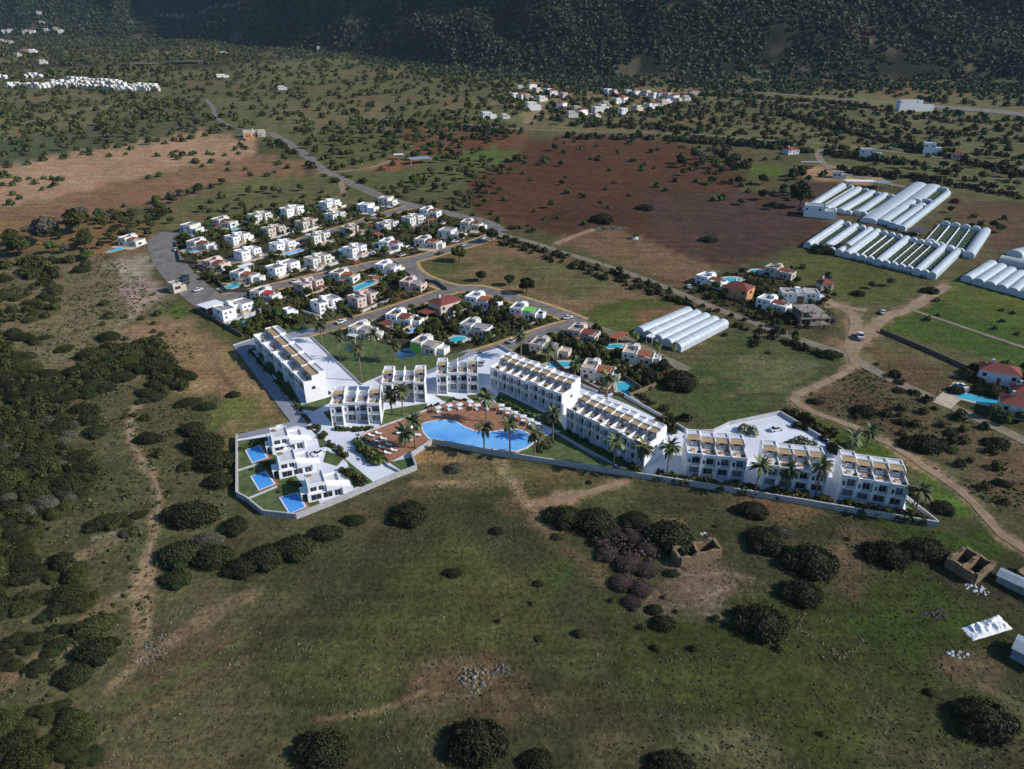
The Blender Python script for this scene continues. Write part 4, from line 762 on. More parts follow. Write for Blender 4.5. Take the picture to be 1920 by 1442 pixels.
for (c, a, b_, m, lab) in PO:
    g = G(*c); rot = (VROT if c[1] < 560 else R4-.5 if c[0] > 1000 else R3-.3); rot = {1172: R3-.75+.0, 1840: -.55, 659: .1, 1372: .2, 1420: .2}.get(c[0], rot)
    FOOT.append((g.x, g.y, max(a, b_)*.6))
    curved = any(k in lab for k in ('oval', 'curved', 'kidney', 'behind the left', 'left of the yellow')); n = 14 if curved else 4; pts = []
    for k in range(n):
        t = 2*pi*k/n+(pi/4 if n == 4 else 0); e = 1.0 if n > 4 else 1.414; pts.append((a/2*cos(t)*e, b_/2*sin(t)*e))
    q = []
    for (x, y) in pts:
        X_ = g.x+x*cos(rot)-y*sin(rot); Y_ = g.y+x*sin(rot)+y*cos(rot); q.append(proj(Vector((X_, Y_, SLOPE*Y_))))
    tr = [((p[0]-c[0])*1.55+c[0], (p[1]-c[1])*1.55+c[1]) for p in q]; sheet('terrace_paving', tr, 'terr', .115)
    pool('swimming_pool', q, m, lab, .16, group='pools of the houses', cop='rooflight')
# small awnings, car ports, sheds
def roofed(u, v, a, b_, h, m, lab, rot=None, name='car_port', cat='car port', tilt=.0, wallm='render2'):
    g = G(u, v); r = empty(name, (g.x, g.y, g.z), VROT if rot is None else rot, label=lab, cat=cat); FOOT.append((g.x, g.y, max(a, b_)*.6))
    t = MB(); t.v = [(-a/2,-b_/2,h),(a/2,-b_/2,h),(a/2,b_/2,h+tilt),(-a/2,b_/2,h+tilt)]; t.v += [(x, y, z+.15) for x, y, z in t.v]; t.f = [(0,3,2,1),(4,5,6,7),(0,1,5,4),(1,2,6,5),(2,3,7,6),(3,0,4,7)]
    t.build('roof', m, r)
    for sx in (-1, 1):
        for sy in (-1, 1): MB().box(sx*(a/2-.3)-.08, sx*(a/2-.3)+.08, sy*(b_/2-.3)-.08, sy*(b_/2-.3)+.08, -.5, h if sy < 0 else h+tilt*.95).build('post', wallm, r)
    return r
roofed(398,582,9,8,2.8,'canvas','large white awning over the yard at the village corner')
roofed(461,507,8,3.5,2.6,'canvas','long white awning roof above the turquoise corner pool',name='awning',cat='awning')
roofed(688,430,5,6,2.6,'tile','red canopy beside the cream house',name='awning',cat='awning')
roofed(710,448,4,5,2.6,'tileorange','small orange gazebo above the blue-white house',name='gazebo',cat='gazebo',tilt=.4)
roofed(808,420,7,3,2.4,'tileorange','orange canopy below the top right house',name='awning',cat='awning',tilt=.4)
roofed(806,593,9,6,2.6,'tile','broad red car port left of the pink house')
roofed(723,617,4.5,4.5,2.6,'tile','small red-roofed outhouse below the street wall',name='outhouse',cat='outhouse')
roofed(707,529,4,3,2.4,'tileorange','small orange-roofed pool hut on the bare plot',name='outhouse',cat='outhouse')
roofed(1160,640,9,4,2.6,'tileorange','long orange pergola roof beside the eastern lane',name='awning',cat='awning')
roofed(1700-478,640,5,3,2.5,'canvas','white awning at the end of the lane',name='awning',cat='awning')
def shed(u, v, a, b_, h, m, lab, rot):
    g = G(u, v); r = empty('shed', (g.x, g.y, g.z), rot, label=lab, cat='shed'); FOOT.append((g.x, g.y, max(a, b_)*.6))
    MB().box(-a/2, a/2, -b_/2, b_/2, -1.5, h).build('walls', m, r); t = MB(); t.v = [(-a/2-.3,-b_/2-.3,h+.01),(a/2+.3,-b_/2-.3,h+.01),(a/2+.3,b_/2+.3,h+.01),(-a/2-.3,b_/2+.3,h+.01),(-a/2-.3,0,h+.7),(a/2+.3,0,h+.7)]
    t.f = [(0,3,2,1),(0,1,5,4),(2,3,4,5),(1,2,5),(3,0,4)]; t.build('roof', m, r); MB().box(-.6, .6, -b_/2-.04, -b_/2+.02, 0, 2).build('door', 'bare', r); return r
g_ = G(803,656)
MB().box(-5.27, -5.18, -4.2, 4.2, 0, 5.0).build('wall_panel', 'greenwall', None, loc=(0, 0, 0)); gp = bpy.data.objects['wall_panel']
for o in bpy.data.objects:
    if o.get('label', '').startswith('white house with one lime'): gp.parent = o; gp.location = (0, 0, 0); MB().box(-5.0, -.35, -4.44, -4.34, 0, 5.0).build('wall_panel', 'greenwall', o)
# eastern houses
E = -.75
house(1334,534,'B','b','white eastern house with the leftmost pool',rot=E,acc='tile'); house(1462,517,'B','c','yellowish eastern house with arched front',rot=E,acc='tile')
house(1384,556,'T','o','orange-walled house with red roof in the eastern group',rot=E,L=11,h=4.8); house(1450,578,'B','b','white house with pink roof terrace in the eastern group',rot=E,acc='tile')
house(1496,562,'A','b','long white house with red end roof in the eastern group',rot=-.1,L=16)
house(1545,540,'T','c','tiny red-roofed hut above the eastern group',rot=.2,L=6,Wd=5,h=2.6,simple=True,name='hut',cat='hut')
gq = G(1518,602); r = empty('building_shell', gq, .1, label='grey concrete house shell still under construction', cat='building shell'); FOOT.append((gq.x, gq.y, 7)); b = MB(); c_ = MB()
for zz in (0, 2.9, 5.8): b.box(-6.5, 6.5 if zz < 5 else 3, -4.6, 4.6, zz-.25, zz)
for x in (-6.3, -2.1, 2.1, 6.0):
    for y in (-4.4, 0, 4.1): c_.box(x, x+.35, y, y+.35, 0, 2.65).box(x, x+.35, y, y+.35, 2.9, 5.55 if x < 5 else 4.4).box(x, x+.35, y, y+.35, 5.8, 6.9 if x < 0 else 5.81)
b.build('floor_slab', 'bare', r); c_.build('columns', 'bare', r); MB().box(-6.2, -2.2, 4.15, 4.4, 0, 5.55).box(-6.25, -6.0, -4, 4, 0, 2.6).box(2.5, 5.9, 4.15, 4.4, 0, 2.6).box(-2, 2, .05, .3, 0, 5.5).box(-1.8, 1.6, -4.35, -4.1, 0, 1.2).build('walls', 'bare', r)
house(1868,712,'T','b','white house with dark red tiled roofs near the right edge',rot=-.5,L=12,h=4.2); house(1903,775,'T','w','white house with red roof cut by the right edge',rot=-.5,L=10,h=4.4)
house(1915,745,'T','w','red-roofed house behind the pool at the right edge',rot=-.5,L=7,h=2.8)
# far village
FV = [(1010,503),(1072,494),(1103,517),(1158,523),(1190,532),(1258,547),(975,548),(1012,556),(1052,556),(1128,566),(1500,524),(1530,530),(1618,530),(1660,533),(1718,533),(1752,547),(1800,545),(1842,548),(1548,578),(1585,572),(1490,598),(1440,628),(1350,643),(1425,670),(1300,655),(1590,637),(1663,621),(1725,610),(1760,606),(1810,590),(1828,584),(1240,604),(1330,625),(1470,615),(1870,560),(1890,578)]
items = []
for i, (a, b_) in enumerate(FV):
    u, v = 640+a/3, b_/3+1; t = 'wbcwbp'[i % 6]; k = 'CTC'[i % 3] if i % 5 else 'C'
    o = house(u, v, k, t, 'x', rot=.3+.25*(i % 4), L=11+i % 4, Wd=8, h=5.5, simple=True, group='small houses of the far village', acc=['tile', 'tileorange'][i % 2], bury=3); items.append((o, o.location))
LM2 = LM; 
autolabel(items, lambda o: 'small distant house')
FX = [(1000,206,'C','b','bigger white block at the front of the far village',16,10,8),(917,222,'C','b','white two-storey house left of the far village',15,9,6),(948,222,'C','w','small white annexe left of the far village',8,6,4),
 (1300,178,'T','p','red-roofed house at the right end of the far village',14,8,5),(1287,188,'C','w','white house at the right end of the far village',9,7,5),(1713,208,'C','b','long far white building beside the highway',40,9,11),
 (1630,297,'C','b','grey-white cube house on the slope at the right',16,11,7),(1745,288,'C','b','white villa with open balcony on the slope at the right',13,10,8),(1793,298,'T','c','small pinkish house right of the white villa',8,6,4),
 (1482,288,'T','w','white bungalow with red hip roof',11,8,3.4),(1573,333,'C','w','small blue-shaded house on the dusty yard',9,7,3.6),(1536,405,'C','b','blue-shaded white house at the corner of the greenhouses',18,10,6),
 (83,120,'C','w','small pale blue house far at the left',12,9,6),(418,145,'C','b','lone bright white house in the far fields',18,8,4),(530,168,'C','w','tiny white house in the far olive fields',12,7,4),(422,102,'C','w','pale blue house at the foot of the left hills',18,9,5),(598,92,'C','w','tiny white house at the foot of the hills',8,7,4)]
for (u, v, k, t, lab, L_, W_, h_) in FX: house(u, v, k, t, lab, rot=(.02 if L_ > 30 else -.35) if u > 1500 else .3, L=L_, Wd=W_, h=h_, simple=True, acc='tile', bury=3)
items = []
for i, (a, b_) in enumerate([(160,178),(145,183),(185,180),(268,172),(318,165),(345,178),(50,240),(75,250),(30,180),(100,315),(150,290),(190,292),(225,75),(240,130),(60,175),(15,235)]):
    o = house(a/3, b_/3+1, 'TC'[i % 2], 'wcb'[i % 3], 'x', rot=.2, L=15, Wd=10, h=6, simple=True, group='scattered houses below the left hills', bury=4); items.append((o, o.location))
# far white estate in rows
for (x0, x1, ya, yb, n) in ((58,268,484,488,11),(285,640,482,500,16),(640,890,500,505,12),(390,680,450,468,13),(300,640,468,478,13),(620,880,482,492,10),(150,230,430,432,4),(0,30,437,440,2)):
    for i in range(n):
        a = x0+(x1-x0)*i/max(1, n-1)+rnd.uniform(-3, 3); b_ = ya+(yb-ya)*i/max(1, n-1)+rnd.uniform(-3, 3)
        o = house(a/3, b_/3+2, 'C', rnd.choice('bwwc'), 'x', rot=rnd.choice([-.35, -.25]), L=7.5, Wd=6.5, h=5.5+rnd.uniform(-1, 1), simple=True, group='houses of the far white estate', bury=3); items.append((o, o.location))
autolabel(items, 'small distant white house')
# yellow farmstead, grey sheds
house(478,256,'A','c','yellowish farmhouse with coloured turrets beside the road',rot=.3,L=20,Wd=11,h=7); house(470,262,'C','o','small orange outbuilding of the yellow farmstead',rot=.3,L=8,Wd=6,h=5,simple=True)
roofed(748,299,8,7,4,'canvas','white shed roof left of the long grey farm shed',rot=.2,name='shed',cat='shed')
roofed(787,306,18,8,3.5,'shedroof','long grey farm shed in the olive fields',rot=.5,name='shed',cat='shed',tilt=.8)
roofed(1520,312,16,5,3.4,'steel','long white shed on the dusty yard',rot=-.05,name='shed',cat='shed')
shed(1912,1104,9,3.5,2.0,'shedroof','blue-grey metal shed beside the two-room ruin',-.85)
shed(1930,1236,6,5,2.6,'shedroof','blue-grey shed cut by the right edge',-.8)
for (u, v, a, lab) in ((345,119,62,'flat grey greenhouse far below the left hills'),(270,123,38,'smaller flat grey greenhouse far at the left')): roofed(u, v, a, 26, 4, 'polygrey', lab, rot=.05, name='greenhouse', cat='greenhouse')
# garden and boundary walls
for (P_, lab) in (([(365,500),(400,520),(425,548),(470,548)],'dark garden wall beside the parking strip'),([(330,455),(338,492),(372,496)],'dark garden wall at the parking strip corner'),([(372,583),(420,612),(455,632)],'dark hedge wall below the village corner house'),
 ([(608,525),(635,560)],'dark garden wall left of the long turquoise pool'),([(740,495),(752,505),(775,525)],'dark garden wall behind the lone white house'),([(797,528),(820,532),(838,545)],'dark garden wall near the lower junction'),([(636,572),(662,598)],'dark garden wall right of the tall palms'),
 ([(690,605),(735,640)],'grey garden wall behind the red outhouse'),([(862,560),(895,590)],'dark garden wall below the lower junction'),([(1650,622),(1740,660),(1833,702)],'long dark field wall east of the track junction'),([(1285,560),(1310,590),(1345,610)],'dark garden wall along the eastern lane'),
 ([(1000,640),(1060,700),(1130,740),(1170,745)],'grey garden wall behind the long terrace'),([(1140,690),(1200,730)],'grey garden wall near the rectangular pool'),([(1180,745),(1228,725)],'brick-red garden wall above the green field'),([(830,592),(840,610),(900,640)],'grey garden wall beside the yellow shrubs')):
    wall(P_, 1.5, .35, 'ruin' if 'brick' in lab else 'darkwall', lab, name='garden_wall')
# ------------------------------------------------------------ greenhouses
def tunnels(spans, lab, hgt=3.2, name='greenhouse', film='poly', group=None):
    """spans: (near px, far px, width m, covered)"""
    c = G(*spans[0][0]); r = empty(name, c, label=lab, cat='greenhouse', group=group)
    for (a, b_, w_, cov) in spans:
        p, q = G(*a)-c, G(*b_)-c; d = (q-p); d.z = 0; d.normalize(); s = Vector((-d.y, d.x, 0)); n = 12; FOOT.append(((p+c).x, (p+c).y, 12)); L_ = int((q-p).length/10)
        for k in range(L_): e = p.lerp(q, k/max(1, L_)); FOOT.append(((e+c).x, (e+c).y, w_/2+4))
        def prof(t): return s*(-w_/2*cos(pi*t))+Vector((0, 0, 1.6+sin(pi*t)*(hgt-1.2)))
        if cov:
            m = MB(); nl = 2 if cov != 2 else 2
            for i in range(nl):
                o = p.lerp(q, i/(nl-1)); m.v.append(tuple(o-s*w_/2-Vector((0, 0, .4))))
                for k in range(n+1): m.v.append(tuple(o+prof(k/n)))
                m.v.append(tuple(o+s*w_/2-Vector((0, 0, .4))))
            K = n+3
            for i in range(nl-1):
                for k in range(K-1): m.f.append((i*K+k, i*K+k+1, (i+1)*K+k+1, (i+1)*K+k))
            m.f += [tuple(range(K-1, -1, -1)), tuple(range((nl-1)*K, nl*K))]
            m.build('tunnel', film, r); rb = MB(); L_ = (q-p).length; nb = int(L_/3.2)
            for i in range(1, nb):
                o = p.lerp(q, i/nb)
                for k in range(0, n, 2): rb.cyl(o+prof(k/n)+Vector((0, 0, .03)), o+prof((k+2)/n)+Vector((0, 0, .03)), .07, .07, 3)
            if nb > 1: rb.build('rib', 'steel', r)
        else:
            cb = MB(); 
            for o_ in (-.28, 0.02, .3):
                A, B = p+s*w_*o_, q+s*w_*o_; e = s*w_*.11; cb.v += []
                bb = len(cb.v)
                for o, zz in ((A, 0), (B, 0)):
                    for sg in (-1, 1):
                        cb.v += [tuple(o+e*sg+Vector((0, 0, -.2))), tuple(o+e*sg+Vector((0, 0, 1.0)))]
                cb.f += [(bb, bb+4, bb+5, bb+1), (bb+6, bb+2, bb+3, bb+7), (bb+1, bb+5, bb+7, bb+3), (bb, bb+1, bb+3, bb+2), (bb+4, bb+6, bb+7, bb+5)]
            cb.build('crop_bed', cov if isinstance(cov, str) else 'crop', r)
            fr = MB(); L_ = (q-p).length; nb = max(2, int(L_/6))
            for e in (-1, 1): fr.cyl(p+s*w_/2*e+Vector((0, 0, 1.6)), q+s*w_/2*e+Vector((0, 0, 1.6)), .28, .28, 5)
            for i in range(nb+1):
                o = p.lerp(q, i/nb)
                for k in range(0, n, 2): fr.cyl(o+prof(k/n), o+prof((k+2)/n), .05, .05, 3)
                for e in (-1, 1): fr.cyl(o+s*w_/2*e-Vector((0, 0, .4)), o+s*w_/2*e+Vector((0, 0, 1.6)), .06, .06, 3)
            fr.build('hoop_frame', 'canvas', r)
            for o, sg in ((p, -1), (q, 1)):
                m = MB(); m.v = [tuple(o-s*w_/2-Vector((0, 0, .4)))]+[tuple(o+prof(k/n)) for k in range(n+1)]+[tuple(o+s*w_/2-Vector((0, 0, .4)))]; m.v += [tuple(Vector(v)+d*2.2*-sg) for v in m.v]; K = n+3
                m.f = [tuple(range(K)), tuple(range(2*K-1, K-1, -1))]+[(k, k+1, K+k+1, K+k) for k in range(K-1)]; m.build('end_hood', film, r)
    return r
def lerp2(a, b, t): return (a[0]+(b[0]-a[0])*t, a[1]+(b[1]-a[1])*t)
def spanset(n0, n1, f0, f1, cov, z, off, wf=1.0):
    out = []; n = len(cov)
    for i, c in enumerate(cov):
        t = (i+.5)/n; a = lerp2(n0, n1, t); b_ = lerp2(f0, f1, t); A = (off[0]+a[0]/z, off[1]+a[1]/z); B = (off[0]+b_[0]/z, off[1]+b_[1]/z)
        P0, P1 = G(off[0]+n0[0]/z, off[1]+n0[1]/z), G(off[0]+n1[0]/z, off[1]+n1[1]/z); d = G(*B)-G(*A); d.z = 0; d.normalize(); e = P1-P0; wd = abs(e.x*d.y-e.y*d.x)/n
        out.append((A, B, wd*wf, c))
    return out
O1, Z1 = (1480, 320), 4.364
g0 = (False,)
tunnels(spanset((40,600),(400,755),(425,440),(770,560),[1]*5,4.174,(1180,480)), 'white greenhouse of five joined arched tunnels beside the green field', 2.9)
sp = [((130,330),(440,130),4.5,1),((215,320),(500,150),4.,'soil'),((290,335),(560,165),5,1),((350,345),(620,180),4.5,'crop'),((410,350),(670,195),5,1),((470,365),(720,210),4.5,'soil'),((550,370),(775,215),5,1),((590,375),(830,230),5,'soil'),
 ((640,430),(1060,130),9,1),((1010,265),(1170,145),9,1),((745,440),(990,270),6,1),((790,455),(1010,310),5,'soil'),((1110,270),(1250,170),7,'crop'),((840,470),(1080,300),5,1),((880,485),(1110,320),5,'crop'),((915,495),(1290,200),4,1)]
tunnels([((O1[0]+a[0]/Z1, O1[1]+a[1]/Z1), (O1[0]+b_[0]/Z1, O1[1]+b_[1]/Z1), w_, (c if c == 1 else False) if not isinstance(c, str) else c) for a, b_, w_, c in sp if not isinstance(c, str)], 'upper block of long white polytunnels with open strips between', 2.7)
for a, b_, w_, c in sp:
    if isinstance(c, str):
        pass
tunnels([((O1[0]+a[0]/Z1, O1[1]+a[1]/Z1), (O1[0]+b_[0]/Z1, O1[1]+b_[1]/Z1), w_, 0) for a, b_, w_, c in sp if isinstance(c, str)], 'uncovered hoop rows between the upper white polytunnels', 2.6)
tunnels(spanset((110,625),(1190,895),(385,440),(1400,690),[1,0,1,0,1,1,0,0,0,1,0,0,0,0,1,0,1],Z1,O1), 'middle greenhouse block, white end hoods over green crop rows', 3.0)
tunnels(spanset((1100,600),(1500,730),(1230,450),(1640,520),[0,0,0,0,1],Z1,O1), 'right greenhouse block with dark green crop under bare hoops', 3.0)
tunnels(spanset((1395,900),(2050,1080),(1610,770),(2160,960),[1]*7,Z1,O1), 'bright white arched greenhouse at the right edge', 2.9)
tunnels([((1874,492),(1965,512),7,1)], 'single long grey polytunnel at the right edge', 3.4, film='polygrey')
tunnels([((1900,482),(1960,468),8,1)], 'white polytunnel above the grey one at the right edge', 3.2)
roofed(1722,440,9,9,2.8,'blackcover','dark covered shed between the greenhouse blocks',rot=.2,name='shed',cat='shed')
roofed(1650,352,12,9,4,'shedroof','blue-grey shed behind the upper greenhouses',rot=.3,name='shed',cat='shed')
roofed(1610,350,20,8,4,'canvas','white packing shed at the head of the polytunnels',rot=-.1,name='shed',cat='shed')
# ------------------------------------------------------------ ruins, rubble, tarpaulin
def ruin(corners, h, lab, cross=(), t=.7, gaps=()):
    P = [G(*c) for c in corners]; c = P[0].copy(); r = empty('ruined_house', c, label=lab, cat='ruin'); rr = random.Random(3)
    segs = [(P[i], P[(i+1) % len(P)]) for i in range(len(P)) if i not in gaps]+[(P[a].lerp(P[b_], s), P[d].lerp(P[e], q)) for (a, b_, s, d, e, q) in cross]
    for k, (p, q) in enumerate(segs):
        b = MB(); d = q-p; n = max(2, int(d.length/1.3)); u = Vector((d.x, d.y, 0)).normalized(); s = Vector((-u.y, u.x, 0))*t/2; tops = [h*rr.uniform(.72, 1.05) for _ in range(n+1)]
        for i in range(n+1):
            o = p.lerp(q, i/n)-c
            for e in (-1, 1): b.v += [tuple(o+s*e+Vector((0, 0, -.5))), tuple(o+s*e+Vector((0, 0, tops[i])))]
        for i in range(n): B = 4*i; b.f += [(B, B+4, B+5, B+1), (B+6, B+2, B+3, B+7), (B+1, B+5, B+7, B+3)]
        b.f += [(0, 1, 3, 2), (4*n, 4*n+2, 4*n+3, 4*n+1)]; b.build('wall', 'ruin', r)
    for p in P: FOOT.append((p.x, p.y, 4))
    return r
ruin([(1275,1063),(1260,1043),(1335,1026),(1350,1045)], 3.0, 'small ruined stone house with two roofless rooms between dark bushes', cross=[(0, 3, .5, 1, 2, .5)])
ruin([(1825,1095),(1772,1062),(1805,1044),(1858,1072)], 3.2, 'two-room ruined stone house near the right edge', cross=[(0, 1, .5, 3, 2, .5)])
rr = random.Random(5); b = MB(); c0 = G(1545,1190)
for seg in ([(1575,1232),(1545,1206),(1498,1180),(1500,1162),(1514,1148)],[(1572,1236),(1600,1218),(1620,1199)],[(1618,1198),(1590,1176)],[(1560,1140),(1530,1118)],[(1540,1160),(1560,1166)]):
    P_ = [G(*q) for q in seg]
    for i in range(len(P_)-1):
        n = int((P_[i+1]-P_[i]).length/.28)
        for k in range(n):
            if fbm([P_[i].x+k/5], [P_[i].y+k/5], 3, 2)[0] < .36: continue
            o = P_[i].lerp(P_[i+1], k/n)-c0; x, y = o.x+rr.uniform(-.35, .35), o.y+rr.uniform(-.35, .35); q = rr.uniform(.15, .42); z = SLOPE*y; K = len(b.v)
            b.v += [(x-q, y-q*.7, z-.1), (x+q*.8, y-q, z-.1), (x+q, y+q*.8, z-.1), (x-q*.8, y+q, z-.1), (x+rr.uniform(-.1, .1), y, z+q*rr.uniform(.6, 1.2))]; b.f += [(K, K+1, K+4), (K+1, K+2, K+4), (K+2, K+3, K+4), (K+3, K, K+4)]
tag(b.build('stone_wall', 'ruin', loc=c0), 'low broken stone wall outline right of the round bushes', 'wall', None, 'thing')
ruin([(1945,1110),(1905,1085),(1925,1070),(1960,1090)], 2.6, 'ruined stone wall beside the blue-grey metal shed')
def heap(u, v, w_, d_, h, m, lab, n=50, name='rubble_heap', cat='rubble heap', size=.5):
    g = G(u, v); V_, F_ = [], []; rr = random.Random(int(u)); b = MB()
    for i in range(n):
        a = rr.uniform(0, 2*pi); q = math.sqrt(rr.random()); x, y = cos(a)*q*w_/2, sin(a)*q*d_/2; s = size*rr.uniform(.5, 1.5); z = h*(1-q)*rr.random()+SLOPE*y
        k = len(b.v); pts = [Vector((rr.uniform(-1, 1), rr.uniform(-1, 1), rr.uniform(-.6, .8))).normalized()*s for _ in range(4)]
        b.v += [(x-s, y-s*.7, z-.2), (x+s*.8, y-s, z-.2), (x+s, y+s*.8, z-.2), (x-s*.8, y+s, z-.2), (x+pts[0].x*.3, y+pts[0].y*.3, z+s*rr.uniform(.5, 1))]; b.f += [(k, k+1, k+4), (k+1, k+2, k+4), (k+2, k+3, k+4), (k+3, k, k+4)]
    return tag(b.build(name, m, loc=g), lab, cat)
heap(888,1272,8,7,.8,'rock','wide pale rubble heap in the foreground grass',90,size=.3); heap(940,1257,4,3,.6,'rock','small pale rubble heap right of the wide one',50,size=.28)
heap(1100+12,455,1,1,.5,'rock','pale stones on the field track',10,size=.5); heap(1145,428,22,6,1.4,'rock','pale stone heap beneath the tree in the brown field',110,size=.6); heap(1757,1152,6,4,.7,'rock','grey and white rubbish pile above the tarpaulin',60,size=.3)
heap(1798,1226,5,2,.4,'tarp','scattered white scraps below the tarpaulin',26,name='litter',cat='litter',size=.3); heap(292,1220,7,9,.5,'rock','pale stones beside the end of the footpath',80,size=.25); heap(98,705,10,5,.8,'rock','pale rock outcrop in the left scrub',70,size=.5)
heap(1832,1104,5,4,.5,'tarp','white rubbish beside the two-room ruin',26,name='litter',cat='litter',size=.3); heap(1320,1002,2,2,.4,'tarp','white scraps near the small ruin',10,name='litter',cat='litter',size=.25);heap(1194,447,4,3,1.6,'tarp','white tank beside the small field tree',12,name='water_tank',cat='water tank',size=.9)
# tarpaulin: a crumpled cloth sheet over a low heap
g = G(1850,1180); n = 26; q = wp([(1803,1178),(1872,1153),(1898,1180),(1825,1202)]); b = MB()
for i in range(n+1):
    for j in range(n+1):
        s, t = i/n, j/n; x = (q[0][0]*(1-s)+q[1][0]*s)*(1-t)+(q[3][0]*(1-s)+q[2][0]*s)*t; y = (q[0][1]*(1-s)+q[1][1]*s)*(1-t)+(q[3][1]*(1-s)+q[2][1]*s)*t
        e = min(1, 4*min(s, 1-s, t, 1-t)*1.5); x += .5*(fbm(s*5, t*5, 2, 2)-.5); b.v.append((x, y, SLOPE*y+.05+e*(.45+1.5*abs(fbm(x/1.6, y/3.2, 8, 3)-.5)*2)))
for i in range(n):
    for j in range(n): k = i*(n+1)+j; b.f.append((k, k+1, k+n+2, k+n+1))
tag(b.build('tarpaulin', 'tarp'), 'crumpled white tarpaulin spread over a low heap on the grass', 'tarpaulin')
# ------------------------------------------------------------ cars
def car_proto(m):
    r = empty('car', (0, 0, 0)); b = MB(); b.box(-2.1, 2.1, -.85, .85, .3, .85); b.v += [(-1.4,-.75,.85),(1.0,-.75,.85),(1.0,.75,.85),(-1.4,.75,.85),(-1.0,-.62,1.45),(.4,-.62,1.45),(.4,.62,1.45),(-1.0,.62,1.45)]
    b.f += [(12,13,14,15),]; b.build('body', m, r); gl = MB(); gl.v = [(-1.42,-.76,.853),(1.02,-.76,.853),(1.02,.76,.853),(-1.42,.76,.853),(-1.0,-.62,1.42),(.4,-.62,1.42),(.4,.62,1.42),(-1.0,.62,1.42)]
    gl.f = [(0,1,5,4),(1,2,6,5),(2,3,7,6),(3,0,4,7)]; gl.build('windows', 'glass', r)
    for x in (-1.35, 1.35):
        for y in (-.8, .8): MB().cyl((x, y-.1, .32), (x, y+.1, .32), .32, .32, 10).build('wheel', 'tyre', r)
    return r
pro = {k: car_proto(k) for k in ('red', 'carblue', 'carwhite', 'carsilver', 'cardark')}; used = set()
CARS = [(668,495,'red',0,'red car parked beside the middle street'),(620,512,'carblue',0,'dark blue car beside the middle street near the red-roofed house'),(754,481,'carsilver',0,'silver blue car at the street fork'),(781,475,'cardark',-.5,'dark car outside the awning house'),
 (554,530,'carwhite',0,'white car on the lower street'),(700,478,'carwhite',.6,'white car in the middle row yard'),(372,548-2,'carwhite',.1,'white car at the end of the parking strip'),(640,492,'cardark',-.6,'black car on a drive in the middle row'),(575,511,'cardark',-.5,'black car beside the house at the lower street'),
 (1612,634,'carwhite',.3,'white lorry-sized van beside the track junction'),(1655,588,'carwhite',.2,'white car by the field gate'),(1802,727,'carwhite',.9,'white car on the pale drive at the right'),(598,852,'carwhite',.1,'white car parked between the villa gardens'),(890,690,'carwhite',.4,'white car in the resort car park'),
 (904,684,'carsilver',.5,'silver car in the resort car park'),(1455,808,'carwhite',-.6,'white car in the paved court'),(1560,603,'cardark',.4,'dark car near the concrete shell'),(831,421,'carwhite',.2,'white car near the right street bend'),(1292,540,'carwhite',.5,'white car at the eastern garden gate'),
 (347,521,'cardark',.1,'upper dark car on the parking strip'),(347,527,'cardark',.1,'middle dark car on the parking strip'),(347,534,'cardark',.1,'lower dark car on the parking strip'),(1520,316,'red',.3,'red vehicle in the dusty yard'),(545,520-63,'cardark',0,'dark car on the upper street'),
 (612,435,'carsilver',0,'silver car on the upper street between the cream houses'),(700,405,'carwhite',0,'white car on the upper street near the top bend'),(474,484,'carwhite',0,'white car at the left end of the upper street'),(868,462,'carsilver',0,'silver car below the right street bend'),(905,449,'carwhite',0,'white car at the right street bend'),
 (826,477,'cardark',.1,'dark car below the awning house'),(496,543,'carsilver',0,'silver car on the lower street, left part'),(640,606,'carwhite',0,'white car near the tall palms'),(742,582,'cardark',0,'dark car on the lowest street'),(960,642,'carsilver',.1,'silver car below the sharp street corner'),(1065,598,'carwhite',-.5,'white car near the sharp street corner'),(330,470,'carwhite',1.2,'white car at the top of the parking strip')]
for (u, v, k, a, lab) in CARS:
    o = pro[k] if k not in used else copy_tree(pro[k]); used.add(k); g = G(u, v); o.location = (g.x, g.y, g.z+.22); o.rotation_euler.z = VROT+a; tag(o, lab, 'van' if 'van' in lab else 'car', 'parked cars')
    if 'lorry' in lab: o.scale = (1.5, 1.35, 1.6)
    FOOT.append((g.x, g.y, 4))
for i, (u, v) in enumerate([(1300,572),(1392,602),(1478,634),(1660,712),(1752,752),(1850,797),(1130,505),(1010,462),(1057,330),(960,300)]):
    g = G(u, v); r = empty('utility_pole', g, rnd.uniform(.2, .5), cat='utility pole', group='utility poles of the lanes'); MB().cyl((0, 0, -.3), (0, 0, 8), .14, .10, 6).build('pole', 'trunk', r); MB().box(-.9, .9, -.06, .06, 7.3, 7.45).build('crossarm', 'trunk', r)
    r['label'] = ['pole beside the leftmost eastern house gate','pole along the lane below the eastern houses','pole left of the dusty junction','pole along the lane right of the dusty junction','pole left of the drive at the right edge','pole nearest the right edge of the lane','pole on the lane above the tan field','pole near the right street bend lane','pole in the middle of the brown field','pole at the upper left of the brown field'][i]
